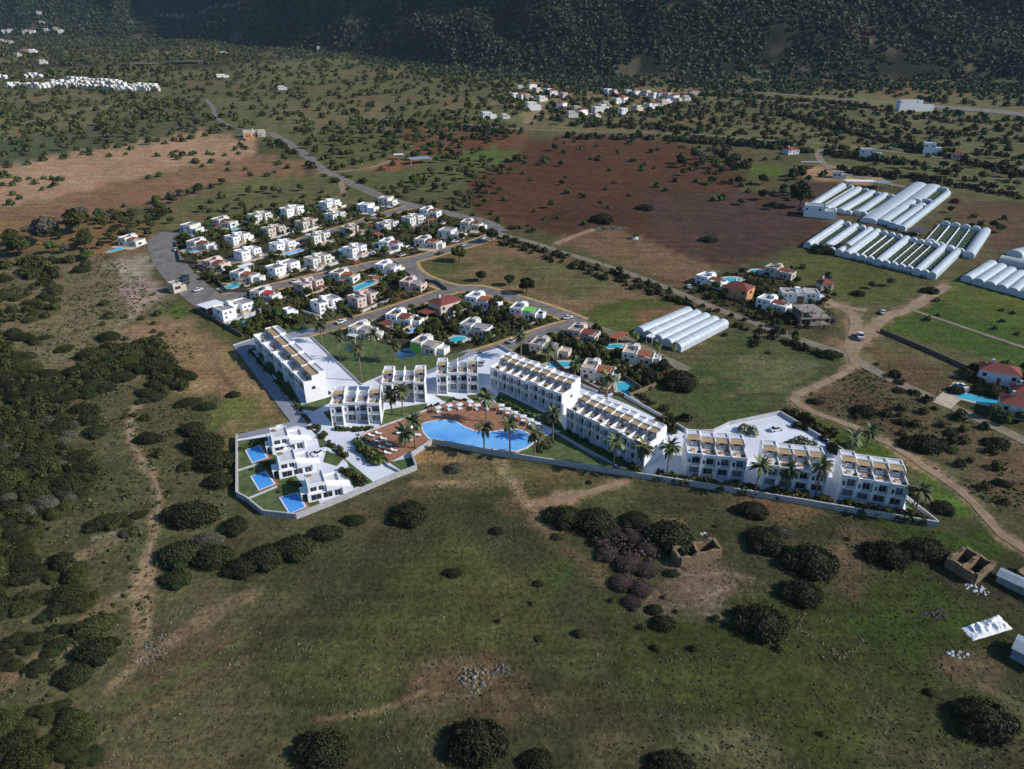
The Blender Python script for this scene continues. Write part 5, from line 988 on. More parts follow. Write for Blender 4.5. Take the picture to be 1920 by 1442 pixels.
# ------------------------------------------------------------ vegetation meshes
def leafmesh(name, lobes, n, size, m, core=True, seed=0, up=.3, trunk=None):
    """lobes: (x, y, z, rx, ry, rz); leaves = n quads in the outer shell; core = rough inner body"""
    r = np.random.default_rng(seed); Lb = np.array(lobes, float); vol = (Lb[:, 3]*Lb[:, 4]*Lb[:, 5])**.67; k = r.choice(len(Lb), n, p=vol/vol.sum()); L_ = Lb[k]
    d = r.normal(size=(n, 3)); d /= np.linalg.norm(d, axis=1)[:, None]; d[:, 2] = np.where(d[:, 2] < -.35, -d[:, 2], d[:, 2]); q = r.uniform(.80, 1.10, n)[:, None]
    c = L_[:, :3]+d*L_[:, 3:]*q
    nn = d+r.normal(size=(n, 3))*.55; nn /= np.linalg.norm(nn, axis=1)[:, None]; a = np.cross(nn, r.normal(size=(n, 3))); a /= np.linalg.norm(a, axis=1)[:, None]; b = np.cross(nn, a)
    s = size*r.uniform(.6, 1.4, n)[:, None]
    V_ = np.stack([c-a*s-b*s*.7, c+a*s*.9-b*s, c+a*s+b*s*.8, c-a*s*.8+b*s], 1).reshape(-1, 3); F_ = np.arange(4*n).reshape(-1, 4)
    if core:
        ex = []
        for j, l in enumerate(Lb):
            B = len(V_)+sum(len(e[0]) for e in ex); nu, nv = 9, 5; vs = []
            for iv in range(nv+1):
                for iu in range(nu):
                    t, f = 2*pi*iu/nu, pi*iv/nv; w_ = .88*r.uniform(.88, 1.06); vs.append((l[0]+l[3]*w_*sin(f)*cos(t), l[1]+l[4]*w_*sin(f)*sin(t), l[2]+l[5]*w_*cos(f)))
            ex.append((vs, [(B+iv*nu+iu, B+(iv+1)*nu+iu, B+(iv+1)*nu+(iu+1) % nu, B+iv*nu+(iu+1) % nu) for iv in range(nv) for iu in range(nu)]))
        V_ = np.concatenate([V_]+[np.array(e[0]) for e in ex]); F_ = np.concatenate([F_]+[np.array(e[1]) for e in ex])
    return bm_np(name, V_, F_, m)
def dome(seed, flat=.5, spread=1.0, k=9):
    r = random.Random(seed); L_ = [(0, 0, .05, .80, .80, .80*flat*1.25)]
    for i in range(k+5):
        a = 2*pi*i/k+r.uniform(-.4, .4); q = r.uniform(.35, .78)*spread; s = r.uniform(.18, .34); L_.append((cos(a)*q, sin(a)*q, s*flat*.6, s, s, s*flat*1.7))
    return L_
SH = {}
for m in ('leaf', 'leafolive', 'leafgarden', 'leafgrey', 'leafbrown'):
    SH[m] = [leafmesh('shrub', dome(i*7+len(m), .45 if m != 'leafgarden' else .75), 5200, .026, m, seed=i+3) for i in range(4)]   # radius 1 unit
SHR = leafmesh('shrub', dome(5, .6, .8, 5), 900, .06, 'leafred', seed=2)
def crown(seed, tall=1.0):
    r = random.Random(seed); L_ = [(0, 0, 1.15*tall, .5, .5, .5*tall)]
    for i in range(9):
        a = 2*pi*i/9*1.6+r.uniform(-.4, .4); q = r.uniform(.35, .62); s = r.uniform(.26, .40); L_.append((cos(a)*q, sin(a)*q, tall*(.75+r.uniform(0, .55)), s, s, s*.85*tall))
    return L_
def trunkmesh(name, h, r0, br=4, seed=0, m='trunk'):
    r = random.Random(seed); b = MB(); b.cyl((0, 0, -.2), (0, 0, h*.6), r0, r0*.75, 6)
    for i in range(br): a = 2*pi*i/br+r.uniform(-.4, .4); b.cyl((0, 0, h*.5), (cos(a)*h*.45, sin(a)*h*.45, h*1.1), r0*.55, r0*.25, 5)
    me = bpy.data.meshes.new(name); me.from_pydata(b.v, [], b.f); me.materials.append(M[m]); return me
TR = {}
for m in ('leaf', 'leafolive', 'leafgarden', 'leafgrey'):
    TR[m] = [leafmesh('tree_crown', crown(i*5+len(m), .9+.12*i), 900, .085, m, seed=i+20) for i in range(3)]
TK = [trunkmesh('tree_trunk', .9, .07, 4, i) for i in range(3)]
TALL = leafmesh('tree_crown', [(0, 0, .7+.5*i, .5-.075*i, .5-.075*i, .45) for i in range(6)], 700, .08, 'leaf', seed=9)
placed = []
def tree(p, rad, m, name, cat, group, label=None, tall=1.0, i=None):
    i = rnd.randrange(3) if i is None else i; r = empty(name, p, rnd.uniform(0, 6.28), cat=cat, group=group, label=label or 'x'); r.scale = (rad, rad*rnd.uniform(.9, 1.1), rad*tall)
    objm('crown', TR[m][i], r); objm('trunk', TK[i], r); return r
def shrub(p, rx, ry, m, name='shrub', cat='shrub', group=None, label=None, i=None, flat=1.0, rz=None):
    i = rnd.randrange(4) if i is None else i; me = SH[m][i] if isinstance(m, str) else m
    o = objm(name, me, loc=p, rz=rnd.uniform(-.5, .5) if rz is None else rz, sc=(rx, ry, (rx+ry)/2*flat)); tag(o, label or 'x', cat, group); return o
BUSH = [(770,968,80,1,'leaf','round dense green bush alone in the grass below the resort'),(850,1076,40,.7,'leaf','small dark bush ringed by pale gravel'),(930,997,28,.8,'leaf','small dark bush below the forking track'),(610,1415,112,1,'leaf','large dark bush at the bottom edge, left of centre'),
 (893,1400,125,1.15,'leaf','largest dark bush at the bottom edge, near the centre'),(1010,1435,75,.8,'leaf','half-cut dark bush right of the largest bottom bush'),(1255,1438,100,.7,'leaf','low dark bush cut by the bottom edge, right of centre'),(1842,1358,125,.85,'leaf','large dark bush in the bottom right corner'),
 (1430,1175,110,1,'leaf','round dark bush beside the low stone outline'),(1505,1118,85,.9,'leaf','round dark bush touching the top of the low stone outline'),(1522,1060,112,.8,'leaf','broad oval dark bush above the round pair'),(1435,1018,85,.8,'leaf','dark bush left of the broad oval one'),(1462,1000,55,.7,'leafgrey','small grey-green bush behind the dark oval ones'),
 (1258,1012,105,.8,'leaf','broad dark bush behind the small ruin'),(1192,978,70,.6,'leaf','flat dark bush below the stone wall'),(1115,985,95,.8,'leaf','dark bush at the right of the forking track'),(1060,975,80,.8,'leaf','dark bush in the crook of the forking track'),(1410,960,75,.6,'leaf','low dark bush close under the stone wall'),
 (1372,958,18,.9,'leaf','tiny round bush close under the stone wall'),(1665,1045,90,.8,'leaf','left half of the dark bush pair near the two-room ruin'),(1735,1035,95,.7,'leaf','right half of the dark bush pair near the two-room ruin'),(1243,1172,50,1,'leaf','dark bush at the foot of the brown brush'),(1226,1145,34,1.1,'leaf','smaller bush above the foot of the brown brush'),
 (1258,1077,34,.7,'leaf','small dark bush left of the small ruin'),(665,978,50,.6,'leaf','flat dark bush below the front villa'),(610,1003,70,.7,'leaf','right end of the dark hedge below the villas'),(555,1030,80,.8,'leaf','dark hedge bush below the front villa garden'),(500,1048,80,.8,'leaf','middle of the dark hedge below the villas'),
 (455,1068,80,.75,'leaf','left bush of the dark hedge below the villas'),(400,1050,80,.9,'leaf','dark bush between the hedge and the footpath'),(340,1045,90,.9,'leaf','broad dark bush right of the footpath'),(330,1090,70,.7,'leaf','lower dark bush right of the footpath'),(390,1015,70,.7,'leafgrey','greyish bush right of the footpath'),
 (362,972,115,.75,'leaf','broad dark bush above the path hedge'),(442,990,60,1,'leaf','dark bush left of the stone wall corner'),(362,808,52,1,'leaf','upper bush of the tall dark thicket'),(385,838,80,.95,'leaf','second bush of the tall dark thicket'),(402,870,80,.95,'leaf','third bush of the tall dark thicket'),(412,905,60,.9,'leaf','lowest bush of the tall dark thicket'),
 (278,826,58,.75,'leaf','round bush just right of the footpath'),(165,790,45,1,'leaf','upper half of the bush left of the footpath'),(182,812,50,.8,'leaf','lower half of the bush left of the footpath'),(352,876,40,.8,'leafolive','lighter bush left of the tall thicket'),(205,635,45,.8,'leaf','dark bush left of the bare earth'),
 (852,880,38,1,'leafgrey','greyish bush inside the bend of the stone wall'),(437,742,28,.9,'leaf','small bush at the end of the ditch'),(385,765,45,.5,'leaf','flat bush above the tall thicket'),(1045,1008,30,.7,'leafolive','small bush on the forked track edge'),(1105,905,14,1.3,'leaf','slim dark bush in the gully below the pool wall'),
 (1275,720,80,.85,'leaf','big dark bush at the corner of the green field'),(1240,708,26,1.1,'RED','dark red bougainvillea beside the big dark bush'),(1555,668,50,.7,'leaf','dark bush beside the dusty junction'),(1620,775,50,.8,'leaf','dark bush between the two tracks'),(1735,838,90,.7,'leaf','broad dark bush between the tracks at the right'),
 (1768,955,48,1.1,'leaf','dark bush at the right end of the resort'),(1870,835,50,.8,'leaf','dark bush beside the lane at the right edge'),(1858,738,62,1.2,'leaf','big dark tree-like bush before the red-roofed house'),(1832,716,30,1,'leaf','dark bush left of the red-roofed house'),(1885,750,36,1.1,'leafolive','dark bush between the two right-edge houses'),(1790,735,36,.9,'leaf','dark hedge bush left of the shaded long pool'),(1538,588,26,1,'leafolive','bush beside the concrete shell'),(1478,600,44,1.1,'leaf','big dark bush between the eastern house and the concrete shell'),(1405,535,34,1,'leaf','dark bush between the two eastern pools'),(1610,553,28,.9,'leaf','round bush in the field above the dusty yard'),(1745,560-12,34,.8,'leaf','dark bush below the middle greenhouses'),(1685,718,22,.8,'leaf','small dark bush in the eastern meadow'),
 (1460,595,0,1,'leaf',''),(1130,415,50,.8,'leaf','big round tree-like bush over the stone heap'),(1330,452,40,.5,'leaf','flat dark bush in the brown field'),(1210,392,40,.5,'leaf','long dark bush in the upper brown field'),(1580,470,45,1,'leafgrey','dark tree at the near corner of the greenhouses'),(1545,472,60,.7,'leaf','dark bush at the left corner of the greenhouses'),
 (1790,380,22,.8,'RED','magenta bougainvillea behind the greenhouses'),(1345,552-30,0,1,'leaf','')]
for (u, v, wpx, fl, m, lab) in BUSH:
    if not wpx: continue
    p = G(u, v); s = wpx/pxm(p)/2*.98; p2 = p.copy(); p2.z -= .1
    shrub(p2, s, s*(1.0 if fl > .75 else .75), SHR if m == 'RED' else m, label=lab, group=None, flat=min(1.25, .8+.45*fl), rz=0); placed.append((p.x, p.y, s))
# brown brush
br = [(1150,1000,50),(1185,1010,50),(1215,1030,50),(1140,1040,55),(1175,1060,60),(1210,1070,50),(1165,1095,55),(1200,1105,55),(1185,1130,45),(1130,1018,40),(1220,1000,40)]; it = []
for (u, v, wpx) in br:
    p = G(u, v); s = wpx/pxm(p)/2; it.append((shrub(p, s, s, 'leafbrown', name='dead_brush', cat='brush', group='dead brown brush right of centre', flat=.9), p)); placed.append((p.x, p.y, s))
autolabel(it, 'clump of dead brown brush')
BRP = [(1130,985),(1210,1000),(1240,1040),(1235,1110),(1210,1145),(1170,1140),(1140,1080),(1100,1020),(1090,990)]
# ---- scatter inside outlines
def inpoly(x, y, P):
    c = False; n = len(P)
    for i in range(n):
        x0, y0 = P[i]; x1, y1 = P[(i+1) % n]
        if (y0 > y) != (y1 > y) and x < (x1-x0)*(y-y0)/(y1-y0)+x0: c = not c
    return c
RESORT = wp([(437,645),(440,935),(556,980),(728,908),(790,886),(780,850),(957,862),(1180,897),(1760,992),(1760,960),(1462,770),(1330,805),(1160,735),(1095,720),(945,645),(860,650),(790,640),(600,612)])
RA = np.array(ROADS)
def clear(x, y, r, pad=1.0, foot=True):
    if np.any((RA[:, 0]-x)**2+(RA[:, 1]-y)**2 < (RA[:, 2]+r*.8)**2): return False
    if foot:
        for (a, b_, q) in FOOT:
            if (a-x)**2+(b_-y)**2 < (q+r*.25)**2: return False
    return True
def scatter(P, n, rmin, rmax, gap=.8, px=True, avoid=True, clump=None, tries=6, foot=True):
    W_ = wp(P); xs = [p[0] for p in W_]; ys_ = [p[1] for p in W_]; out = []; T = 0
    while len(out) < n and T < n*tries:
        T += 1; x, y = rnd.uniform(min(xs), max(xs)), rnd.uniform(min(ys_), max(ys_)); r = rmin+(rmax-rmin)*rnd.random()**1.6
        if not inpoly(x, y, W_) or (avoid and inpoly(x, y, RESORT)): continue
        if clump is not None and fbm([x/clump], [y/clump], 77, 3)[0] < (.5 if clump > 25 else .40): continue
        if any((a-x)**2+(b_-y)**2 < ((q+r)*gap)**2 for (a, b_, q) in placed[-1200:]) or not clear(x, y, r, foot=foot): continue
        placed.append((x, y, r)); out.append((Vector((x, y, tz(x, y)-.05)), r))
    return out
it = []; allsh = []
for (P, n, a, b_, ms) in (
 ([(-20,770),(90,745),(160,770),(120,840),(200,880),(262,895),(262,960),(255,1000),(200,1020),(100,1040),(-20,1050)], 430, 1.6, 5.6, ('leafolive', 'leafolive', 'leaf', 'leaf', 'leafgrey')),
 ([(-20,1060),(120,1050),(200,1080),(190,1140),(90,1190),(-20,1200)], 24, 1.5, 5.0, ('leaf', 'leafolive')),
 ([(-20,1210),(90,1190),(215,1150),(225,1210),(120,1290),(-20,1300)], 20, 1.5, 4.6, ('leaf', 'leaf', 'leafolive')),
 ([(-20,1350),(120,1320),(170,1350),(180,1420),(130,1445),(-20,1450)], 22, 1.8, 4.8, ('leaf', 'leafolive')),
 ([(0,640),(60,690),(120,720),(190,650),(290,640),(345,700),(355,760),(250,755),(150,745),(40,765),(-20,700)], 130, 2.0, 5.5, ('leaf', 'leaf', 'leafolive')),
 ([(-20,500),(100,490),(130,560),(60,620),(130,660),(-20,690)], 80, 1.8, 5, ('leaf', 'leaf', 'leafolive')),
 ([(110,490),(170,490),(180,515),(130,520)], 4, 3, 4.2, ('leaf',)),
 ([(150,560),(300,590),(330,640),(200,640),(130,600)], 10, 1.2, 2.4, ('leafolive', 'leafgrey')),
 ([(220,760),(350,770),(330,930),(300,960),(225,940)], 7, 1.0, 2.0, ('leafolive', 'leaf')),
 ([(1500,760),(1700,720),(1900,850),(1900,960),(1650,800)], 26, 1.2, 2.8, ('leafolive', 'leafgrey', 'leaf')),
 ([(1000,1080),(1300,960),(1700,990),(1900,1080),(1700,1430),(900,1200)], 22, .6, 1.5, ('leaf', 'leafolive'))):
    for p, r in scatter(P, n, a, b_, gap=.42, clump=(22 if n > 80 else None), tries=12):
        allsh.append((p, r, rnd.choice(ms)))
allsh.sort(key=lambda q: q[0].length/q[1])
for p, r, m in allsh[:270]: it.append((shrub(p, r*rnd.uniform(.85, 1.3), r*rnd.uniform(.65, 1.0), m, group='evergreen shrubs of the scrubland', flat=rnd.uniform(.8, 1.5), rz=rnd.uniform(-.8, .8)), p))
leftover = allsh[270:]
autolabel(it, lambda o: 'dark evergreen shrub' if o.data in SH['leaf'] else 'grey-green shrub' if o.data in SH['leafgrey'] else 'olive-green shrub')
it = []
for k, (x, y, q) in enumerate(FOOT[:48]):
    an = VROT+(.05 if y > 250 else -.1); L1 = 7.2+(k % 3)*.8; W1 = 6.2+(k % 2); cs = [(-L1, -W1), (L1, -W1), (L1, W1)] if k % 2 else [(L1, -W1), (-L1, -W1), (-L1, W1)]
    P_ = [Vector((x+u*cos(an)-v*sin(an), y+u*sin(an)+v*cos(an), 0)) for u, v in cs]; ok = True
    for i in range(2):
        for t in np.linspace(0, 1, 8):
            o = P_[i].lerp(P_[i+1], t)
            if np.any((RA[:, 0]-o.x)**2+(RA[:, 1]-o.y)**2 < (RA[:, 2]+.6)**2) or any((a-o.x)**2+(b_-o.y)**2 < (r_*.72)**2 for (a, b_, r_) in FOOT[:75]): ok = False
    if ok:
        for p in P_: p.z = SLOPE*p.y
        it.append((wall(P_, 1.1, .28, ['render2', 'darkwall', 'terr', 'pavgrey'][k % 4], 'x', name='garden_wall', group='garden walls of the village', px=False), P_[1]))
autolabel(it, 'low garden wall'); print('gwalls', len(it))
# ---- garden trees in the village and hedges of the resort
it = []
for (P, n, a, b_) in (([(325,440),(560,395),(760,378),(900,425),(860,455),(700,490),(480,540),(400,550),(330,470)], 230, 1.3, 2.9), ([(400,560),(640,515),(720,500),(830,530),(760,570),(560,620),(460,640)], 60, 1.3, 3.2),
 ([(640,612),(850,560),(1000,575),(1060,595),(900,650),(780,680),(690,650)], 64, 1.2, 2.8), ([(960,650),(1100,610),(1270,680),(1220,730),(1160,735),(1060,700)], 60, 1.2, 2.8), ([(1280,540),(1420,500),(1560,560),(1560,620),(1440,610)], 40, 1.2, 2.8),([(1760,730),(1850,690),(1925,700),(1925,800),(1860,800)], 14, 2, 3.6)):
    for p, r in scatter(P, n, a, b_, gap=.6, avoid=True, tries=25):
        it.append((p, r))
it.sort(key=lambda q: q[0].length/q[1]); extra_trees = it[285:]; it = [(tree(p, r, rnd.choice(('leafgarden', 'leafgarden', 'leafolive', 'leaf')), 'garden_tree', 'tree', 'trees in the village gardens'), p) for p, r in it[:285]]
autolabel(it, lambda o: 'green garden tree' if o.children[0].data in TR['leafgarden'] else 'dark garden tree')
for (u, v, h) in ((461,405,7),(434,485-40,5)):
    p = G(u, v); r = empty('cypress', p, cat='tree', label=f'slim dark cypress {"behind the back row" if h == 7 else "in the second row"} of houses'); r.scale = (2.2, 2.2, h/3.2); objm('crown', TALL, r); objm('trunk', TK[0], r)
# ---- field trees: individuals near, one mass far
NAMED = [(862,490,34,'leafgarden','round green tree standing in the tan field by the street'),(903,527,26,'leaf','dark tree left of two beside the lower lane'),(955,535,24,'leaf','dark tree in the tan field above the lane corner'),(988,551,36,'leaf','broad dark tree above the lane corner'),(905,447-4,20,'leaf','dark tree at the right street bend'),
 (922,455,28,'leaf','bushy tree at the right street bend, nearest the tan field'),(93,460,62,'leafgrey','big greyish tree on the ochre hillside'),(40,480,50,'leaf','dark tree at the far left edge'),(150,440,50,'leafolive','olive tree right of the big greyish one'),(1040,283,16,'leaf','tall dark tree in the upper brown field'),(1052,312,14,'leaf','small dark tree in the middle of the brown field'),
 (535,305,18,'leafgarden','single green tree on the ochre slope'),(1430,375,22,'leaf','round dark tree in the brown field near the greenhouses'),(1468,362,20,'leaf','dark tree above the brown field near the greenhouses'),(1500,388,45,'leaf','dark tree cluster left of the greenhouses'),(1192,448,14,'leafgarden','small green tree beside the white tank')]
for (u, v, wpx, m, lab) in NAMED: p = G(u, v); s = wpx/pxm(p)/2; tree(p, s, m, 'field_tree', 'tree', 'trees of the open fields', label=lab); placed.append((p.x, p.y, s))
cand = []
for (P, n, a, b_, cl) in (
 ([(0,330),(200,290),(480,260),(600,310),(520,330),(330,390),(200,440),(0,470)], 85, 1.6, 3.2, 60),([(180,470),(330,400),(280,380),(420,345),(230,420)], 26, 2.5, 4.5, None),([(300,430),(420,350),(700,360),(600,385),(450,405),(330,430)], 34, 1.5, 3.2, None),
 ([(0,470),(150,410),(320,400),(300,440),(200,470),(120,520),(0,520)], 30, 2.5, 5, None),
 ([(850,345),(960,300),(1000,250),(1400,260),(1350,310),(1380,350),(1180,380),(1060,440),(940,430),(860,400)], 85, 1.4, 3.0, None),([(860,300),(1000,290),(940,345),(860,400),(700,370),(740,350)], 60, 2, 3.8, None),([(1250,280),(1480,260),(1560,330),(1430,350),(1300,350)], 95, 2.0, 4.6, 40),([(1300,370),(1530,340),(1510,430),(1450,400)], 14, 2.2, 3.6, None),
 ([(540,230),(860,215),(1000,245),(860,300),(640,330),(560,280)], 280, 1.8, 3.8, None),([(0,320),(0,195),(380,185),(480,235),(330,270),(180,290)], 330, 2.2, 4.2, None),([(930,445),(1290,545),(1330,560),(1540,640),(1500,645),(1280,575),(940,455)], 60, 1.2, 2.4, None),
 ([(620,345),(760,390),(860,400),(930,420),(940,430),(860,395),(770,370),(640,325)], 40, 1.2, 2.6, None),
 ([(1180,250),(1500,235),(1920,310),(1920,370),(1820,350),(1560,290),(1300,265)], 140, 2.0, 4.0, None),([(0,190),(0,150),(640,100),(1000,170),(940,215),(540,230),(420,200)], 800, 2.2, 4.4, None),([(640,100),(1150,160),(1300,200),(1180,240),(980,235),(900,170)], 650, 2.2, 4.4, None),
 ([(1280,175),(1560,190),(1920,225),(1920,310),(1500,235),(1180,245)], 420, 2.2, 4.2, None),([(0,150),(0,90),(300,80),(640,80),(640,105),(300,140)], 560, 3, 6, None),([(0,95),(0,50),(300,40),(640,30),(640,85)], 700, 3, 6, None),([(1560,150),(1920,165),(1920,205),(1700,190)], 110, 2.6, 5, None),([(1080,158),(1600,186),(1620,158),(1300,150),(1080,138)], 220, 2.2, 4.5, None),([(1560,160),(1920,175),(1920,160),(1600,145)], 120, 2.2, 4.5, None),([(1720,400),(1900,390),(1910,440),(1850,440)], 8, 2, 3, None),([(1420,480),(1700,540),(1640,590),(1560,560)], 8, 1.5, 2.6, None),([(1620,580),(1920,520),(1920,700)], 8, 1, 2, None)):
    for p, r in scatter(P, n, a, b_, gap=.9, clump=cl, tries=5): cand.append((p, r*(1.0 if p.y < 500 else 1.1)))
cand.sort(key=lambda c: (c[0].y**2+c[0].x**2)/c[1]**2)
it = []
for p, r in cand[:285]:
    m = rnd.choice(('leaf', 'leafolive', 'leafolive', 'leafgarden', 'leafgrey')); it.append((tree(p, r, m, 'olive_tree', 'tree', 'olive and carob trees of the fields', tall=.95), p))
autolabel(it, lambda o: {0: 'low olive tree', 1: 'rounded carob tree', 2: 'spreading field tree'}[[t for t in TR.values() for t in [t] if o.children[0].data in t][0].index(o.children[0].data)])
def mass(name, pts, m, label, cat, nl=34, seed=1, sz=.26, tall=1.0, base=.2):
    r = np.random.default_rng(seed); P = np.array([(p.x, p.y, p.z) for p, _ in pts]); Rr = np.array([q for _, q in pts]); N_ = len(P); K = N_*nl
    c = np.repeat(P, nl, 0); q = np.repeat(Rr, nl); d = r.normal(size=(K, 3)); d /= np.linalg.norm(d, axis=1)[:, None]; d[:, 2] = np.abs(d[:, 2])
    o = d*q[:, None]*r.uniform(.55, 1.05, K)[:, None]; o[:, 2] = o[:, 2]*1.1*tall+q*base; c = c+o; nn = d+r.normal(size=(K, 3))*.4; nn /= np.linalg.norm(nn, axis=1)[:, None]
    a = np.cross(nn, r.normal(size=(K, 3))); a /= np.linalg.norm(a, axis=1)[:, None]; b = np.cross(nn, a); s = (q*sz*r.uniform(.7, 1.4, K))[:, None]
    V_ = np.stack([c-a*s-b*s*.7, c+a*s*.9-b*s, c+a*s+b*s*.8, c-a*s*.8+b*s], 1).reshape(-1, 3); o = objm(name, bm_np(name, V_, np.arange(4*K).reshape(-1, 4), m)); return tag(o, label, cat, kind='stuff')
mass('olive_groves', cand[285:], 'leafolive', 'dotted olive and carob groves covering the far plain', 'olive groves', nl=40)
# hedgerow scrub along lanes
hs = []
for (A_, n) in (([(940,450),(1000,470),(1100,505),(1200,535),(1290,565)], 110), ([(870,410),(940,420)], 20), ([(1000,428),(930,440)], 10), ([(620,330),(700,355),(760,375)], 40), ([(1060,258),(1250,262),(1400,272),(1560,290),(1700,308)], 190), ([(1640,205),(1560,195),(1400,182),(1300,178)], 120),
 ([(1460,215),(1560,240),(1690,275),(1800,300),(1920,330)], 200), ([(1560,320),(1660,330),(1800,350),(1920,372)], 150), ([(1070,235),(1200,240),(1350,245)], 60), ([(700,232),(860,240),(960,250)], 60), ([(850,385),(960,400)],0), ([(1340,590),(1420,615),(1500,645),(1560,665)], 50), ([(1640,690),(1720,740),(1860,805)], 30), ([(1190,750),(1260,795),(1330,812)], 24), ([(1463,772),(1520,800),(1571,838)], 26),([(500,262),(560,290),(640,345)],20),([(1300,610),(1380,625),(1440,650)],18)):
    Pp = [G(*a) for a in A_]
    for i in range(n):
        t = rnd.random()*(len(Pp)-1); k = int(t); p = Pp[k].lerp(Pp[k+1], t-k); off = rnd.choice([-1, 1])*rnd.uniform(3, 7) if p.y < 500 else rnd.uniform(-9, 9); p = p+Vector((rnd.uniform(-2, 2), off, 0)); p.z = tz(p.x, p.y)-.2
        if np.any((RA[:, 0]-p.x)**2+(RA[:, 1]-p.y)**2 < (RA[:, 2]+.8)**2): continue
        hs.append((p, rnd.uniform(.8, 2.2) if p.y < 500 else rnd.uniform(1.5, 4)))
mass('hedgerow_scrub', hs, 'leaf', 'dark hedgerow scrub running along the lanes and field edges', 'scrub', nl=60, seed=4, sz=.2)
# garden undergrowth of the village
gs = []
GP = ([(325,440),(560,395),(760,378),(900,425),(860,455),(700,490),(480,540),(400,550),(330,470)], [(400,560),(640,515),(720,500),(830,530),(760,570),(560,620),(460,640)], [(640,612),(850,560),(1000,575),(1060,595),(900,650),(780,680),(690,650)], [(960,650),(1100,610),(1270,680),(1220,730),(1160,735),(1060,700)], [(1280,540),(1420,500),(1560,560),(1560,620),(1440,610)])
for p, r in extra_trees: gs.append((p, r))
extra_trees = []
for _ in ():
    pass
for P in GP:
    for p, r in scatter(P, 520 if P[0][0] < 1000 else 220, .5, 1.3, gap=.3, tries=8): gs.append((p, r))
mass('garden_shrubbery', gs, 'leafgarden', 'low shrubbery filling the village gardens', 'shrubbery', nl=30, seed=6, sz=.26)
# mountain forest
fp = []; Xf = rng.uniform(-2000, 2000, 300000); Yf = rng.uniform(1000, 3100, 300000)
ok = np.abs(Xf) < .80*Yf+60; Xf, Yf = Xf[ok], Yf[ok]; Zf = terrain(Xf, Yf); upf = Zf-SLOPE*Yf; uu, vv = 960+FPX*Xf/(Yf*cos(PITCH)+(HC-Zf)*sin(PITCH)), 0
dd = Yf*cos(PITCH)+(HC-Zf)*sin(PITCH); vv = 721-FPX*(Yf*sin(PITCH)-(HC-Zf)*cos(PITCH))/dd
den = fbm(Xf/70, Yf/70, 90, 4); foot = Yf-np.interp(Xf/Yf, FA, FB)+160*(fbm(Xf/130, Yf/130, 91, 3)-.5); keep = (vv > -30) & (foot > -110) & (den > .40-.30*sstep(0, 140, foot)+.14*(rng.random(len(Xf))-.5)) & (rng.random(len(Xf)) < sstep(-110, 60, foot)*.85+.1)
Xf, Yf, Zf, upf = Xf[keep], Yf[keep], Zf[keep], upf[keep]; nf = len(Xf)
fp = [(Vector((Xf[i], Yf[i], Zf[i]-.5)), rnd.uniform(2.0, 4.4)) for i in range(nf)]
mass('mountain_forest', fp, 'leafforest', 'dark pine forest and maquis covering the mountain foot', 'forest', nl=11, seed=8, sz=.44, tall=1.15)
print('forest', nf, 'cand', len(cand))
# grass tufts and low scrub of the foreground
bp = [(Vector((x, y, SLOPE*y)), rnd.uniform(.5, 1.7)) for (x, y) in [(rnd.uniform(20, 60), rnd.uniform(130, 220)) for _ in range(1500)] if inpoly(x, y, wp(BRP))]
mass('brush_tangle', bp, 'leafbrown', 'tangle of dry brown twigs among the dead brush', 'brush', nl=60, seed=71, sz=.16)
if leftover: mass('low_scrub', [(p, r) for p, r, _ in leftover], 'leafolive', 'smaller evergreen scrub filling the left-hand thickets', 'scrub', nl=160, seed=61, sz=.12)
def tufts(name, P, n, a, b_, m, label, cat, dens=None, seed=3):
    r = np.random.default_rng(seed); W_ = wp(P); xs = [p[0] for p in W_]; yy = [p[1] for p in W_]; X_ = r.uniform(min(xs), max(xs), n); Y_ = r.uniform(min(yy), max(yy), n)
    k = (psdist(X_, Y_, W_) > 0) & (psdist(X_, Y_, RESORT) < -1); X_, Y_ = X_[k], Y_[k]; k = fbm(X_/14, Y_/14, seed, 4)+r.uniform(-.15, .15, len(X_)) > (dens or .5); X_, Y_ = X_[k], Y_[k]
    dm = np.ones(len(X_), bool); 
    near = RA[RA[:, 1] < 420]
    for i in range(0, len(X_), 2000):
        sl_ = slice(i, i+2000); dm[sl_] = np.all((near[None, :, 0]-X_[sl_, None])**2+(near[None, :, 1]-Y_[sl_, None])**2 > (near[None, :, 2]+.3)**2, 1)
    X_, Y_ = X_[dm], Y_[dm]; pts = [(Vector((x, y, SLOPE*y-.05)), a+(b_-a)*r.random()**2.2) for x, y in zip(X_, Y_)]; print(name, len(pts))
    mass(name, pts, m, label, cat, nl=9, seed=seed, sz=.5, base=0, tall=.8)
tufts('scrub_tufts', [(150,1442),(280,1120),(480,1080),(700,940),(900,880),(1280,940),(1760,995),(1930,1090),(1930,1460),(100,1460)], 24000, .07, .28, 'tuft', 'low green thyme and grass tufts over the foreground slope', 'scrub', .40)
tufts('grey_scrub', [(0,1460),(150,1250),(300,1050),(700,1000),(1280,940),(1760,1000),(1930,1090),(1930,1460)], 20000, .08, .26, 'tuftgrey', 'dry grey scrub tufts among the foreground grass', 'scrub', .52, seed=12)
tufts('left_scrub', [(-40,1460),(-40,480),(200,470),(330,580),(400,760),(430,960),(300,1100),(200,1442)], 30000, .18, .7, 'tuft', 'low green scrub over the left-hand slope', 'scrub', .47, seed=22)
tufts('right_scrub', [(1500,745),(1620,690),(1900,820),(1950,1000),(1830,930),(1620,800)], 9000, .12, .5, 'tuft', 'low scrub between the two tracks at the right', 'scrub', .48, seed=32)
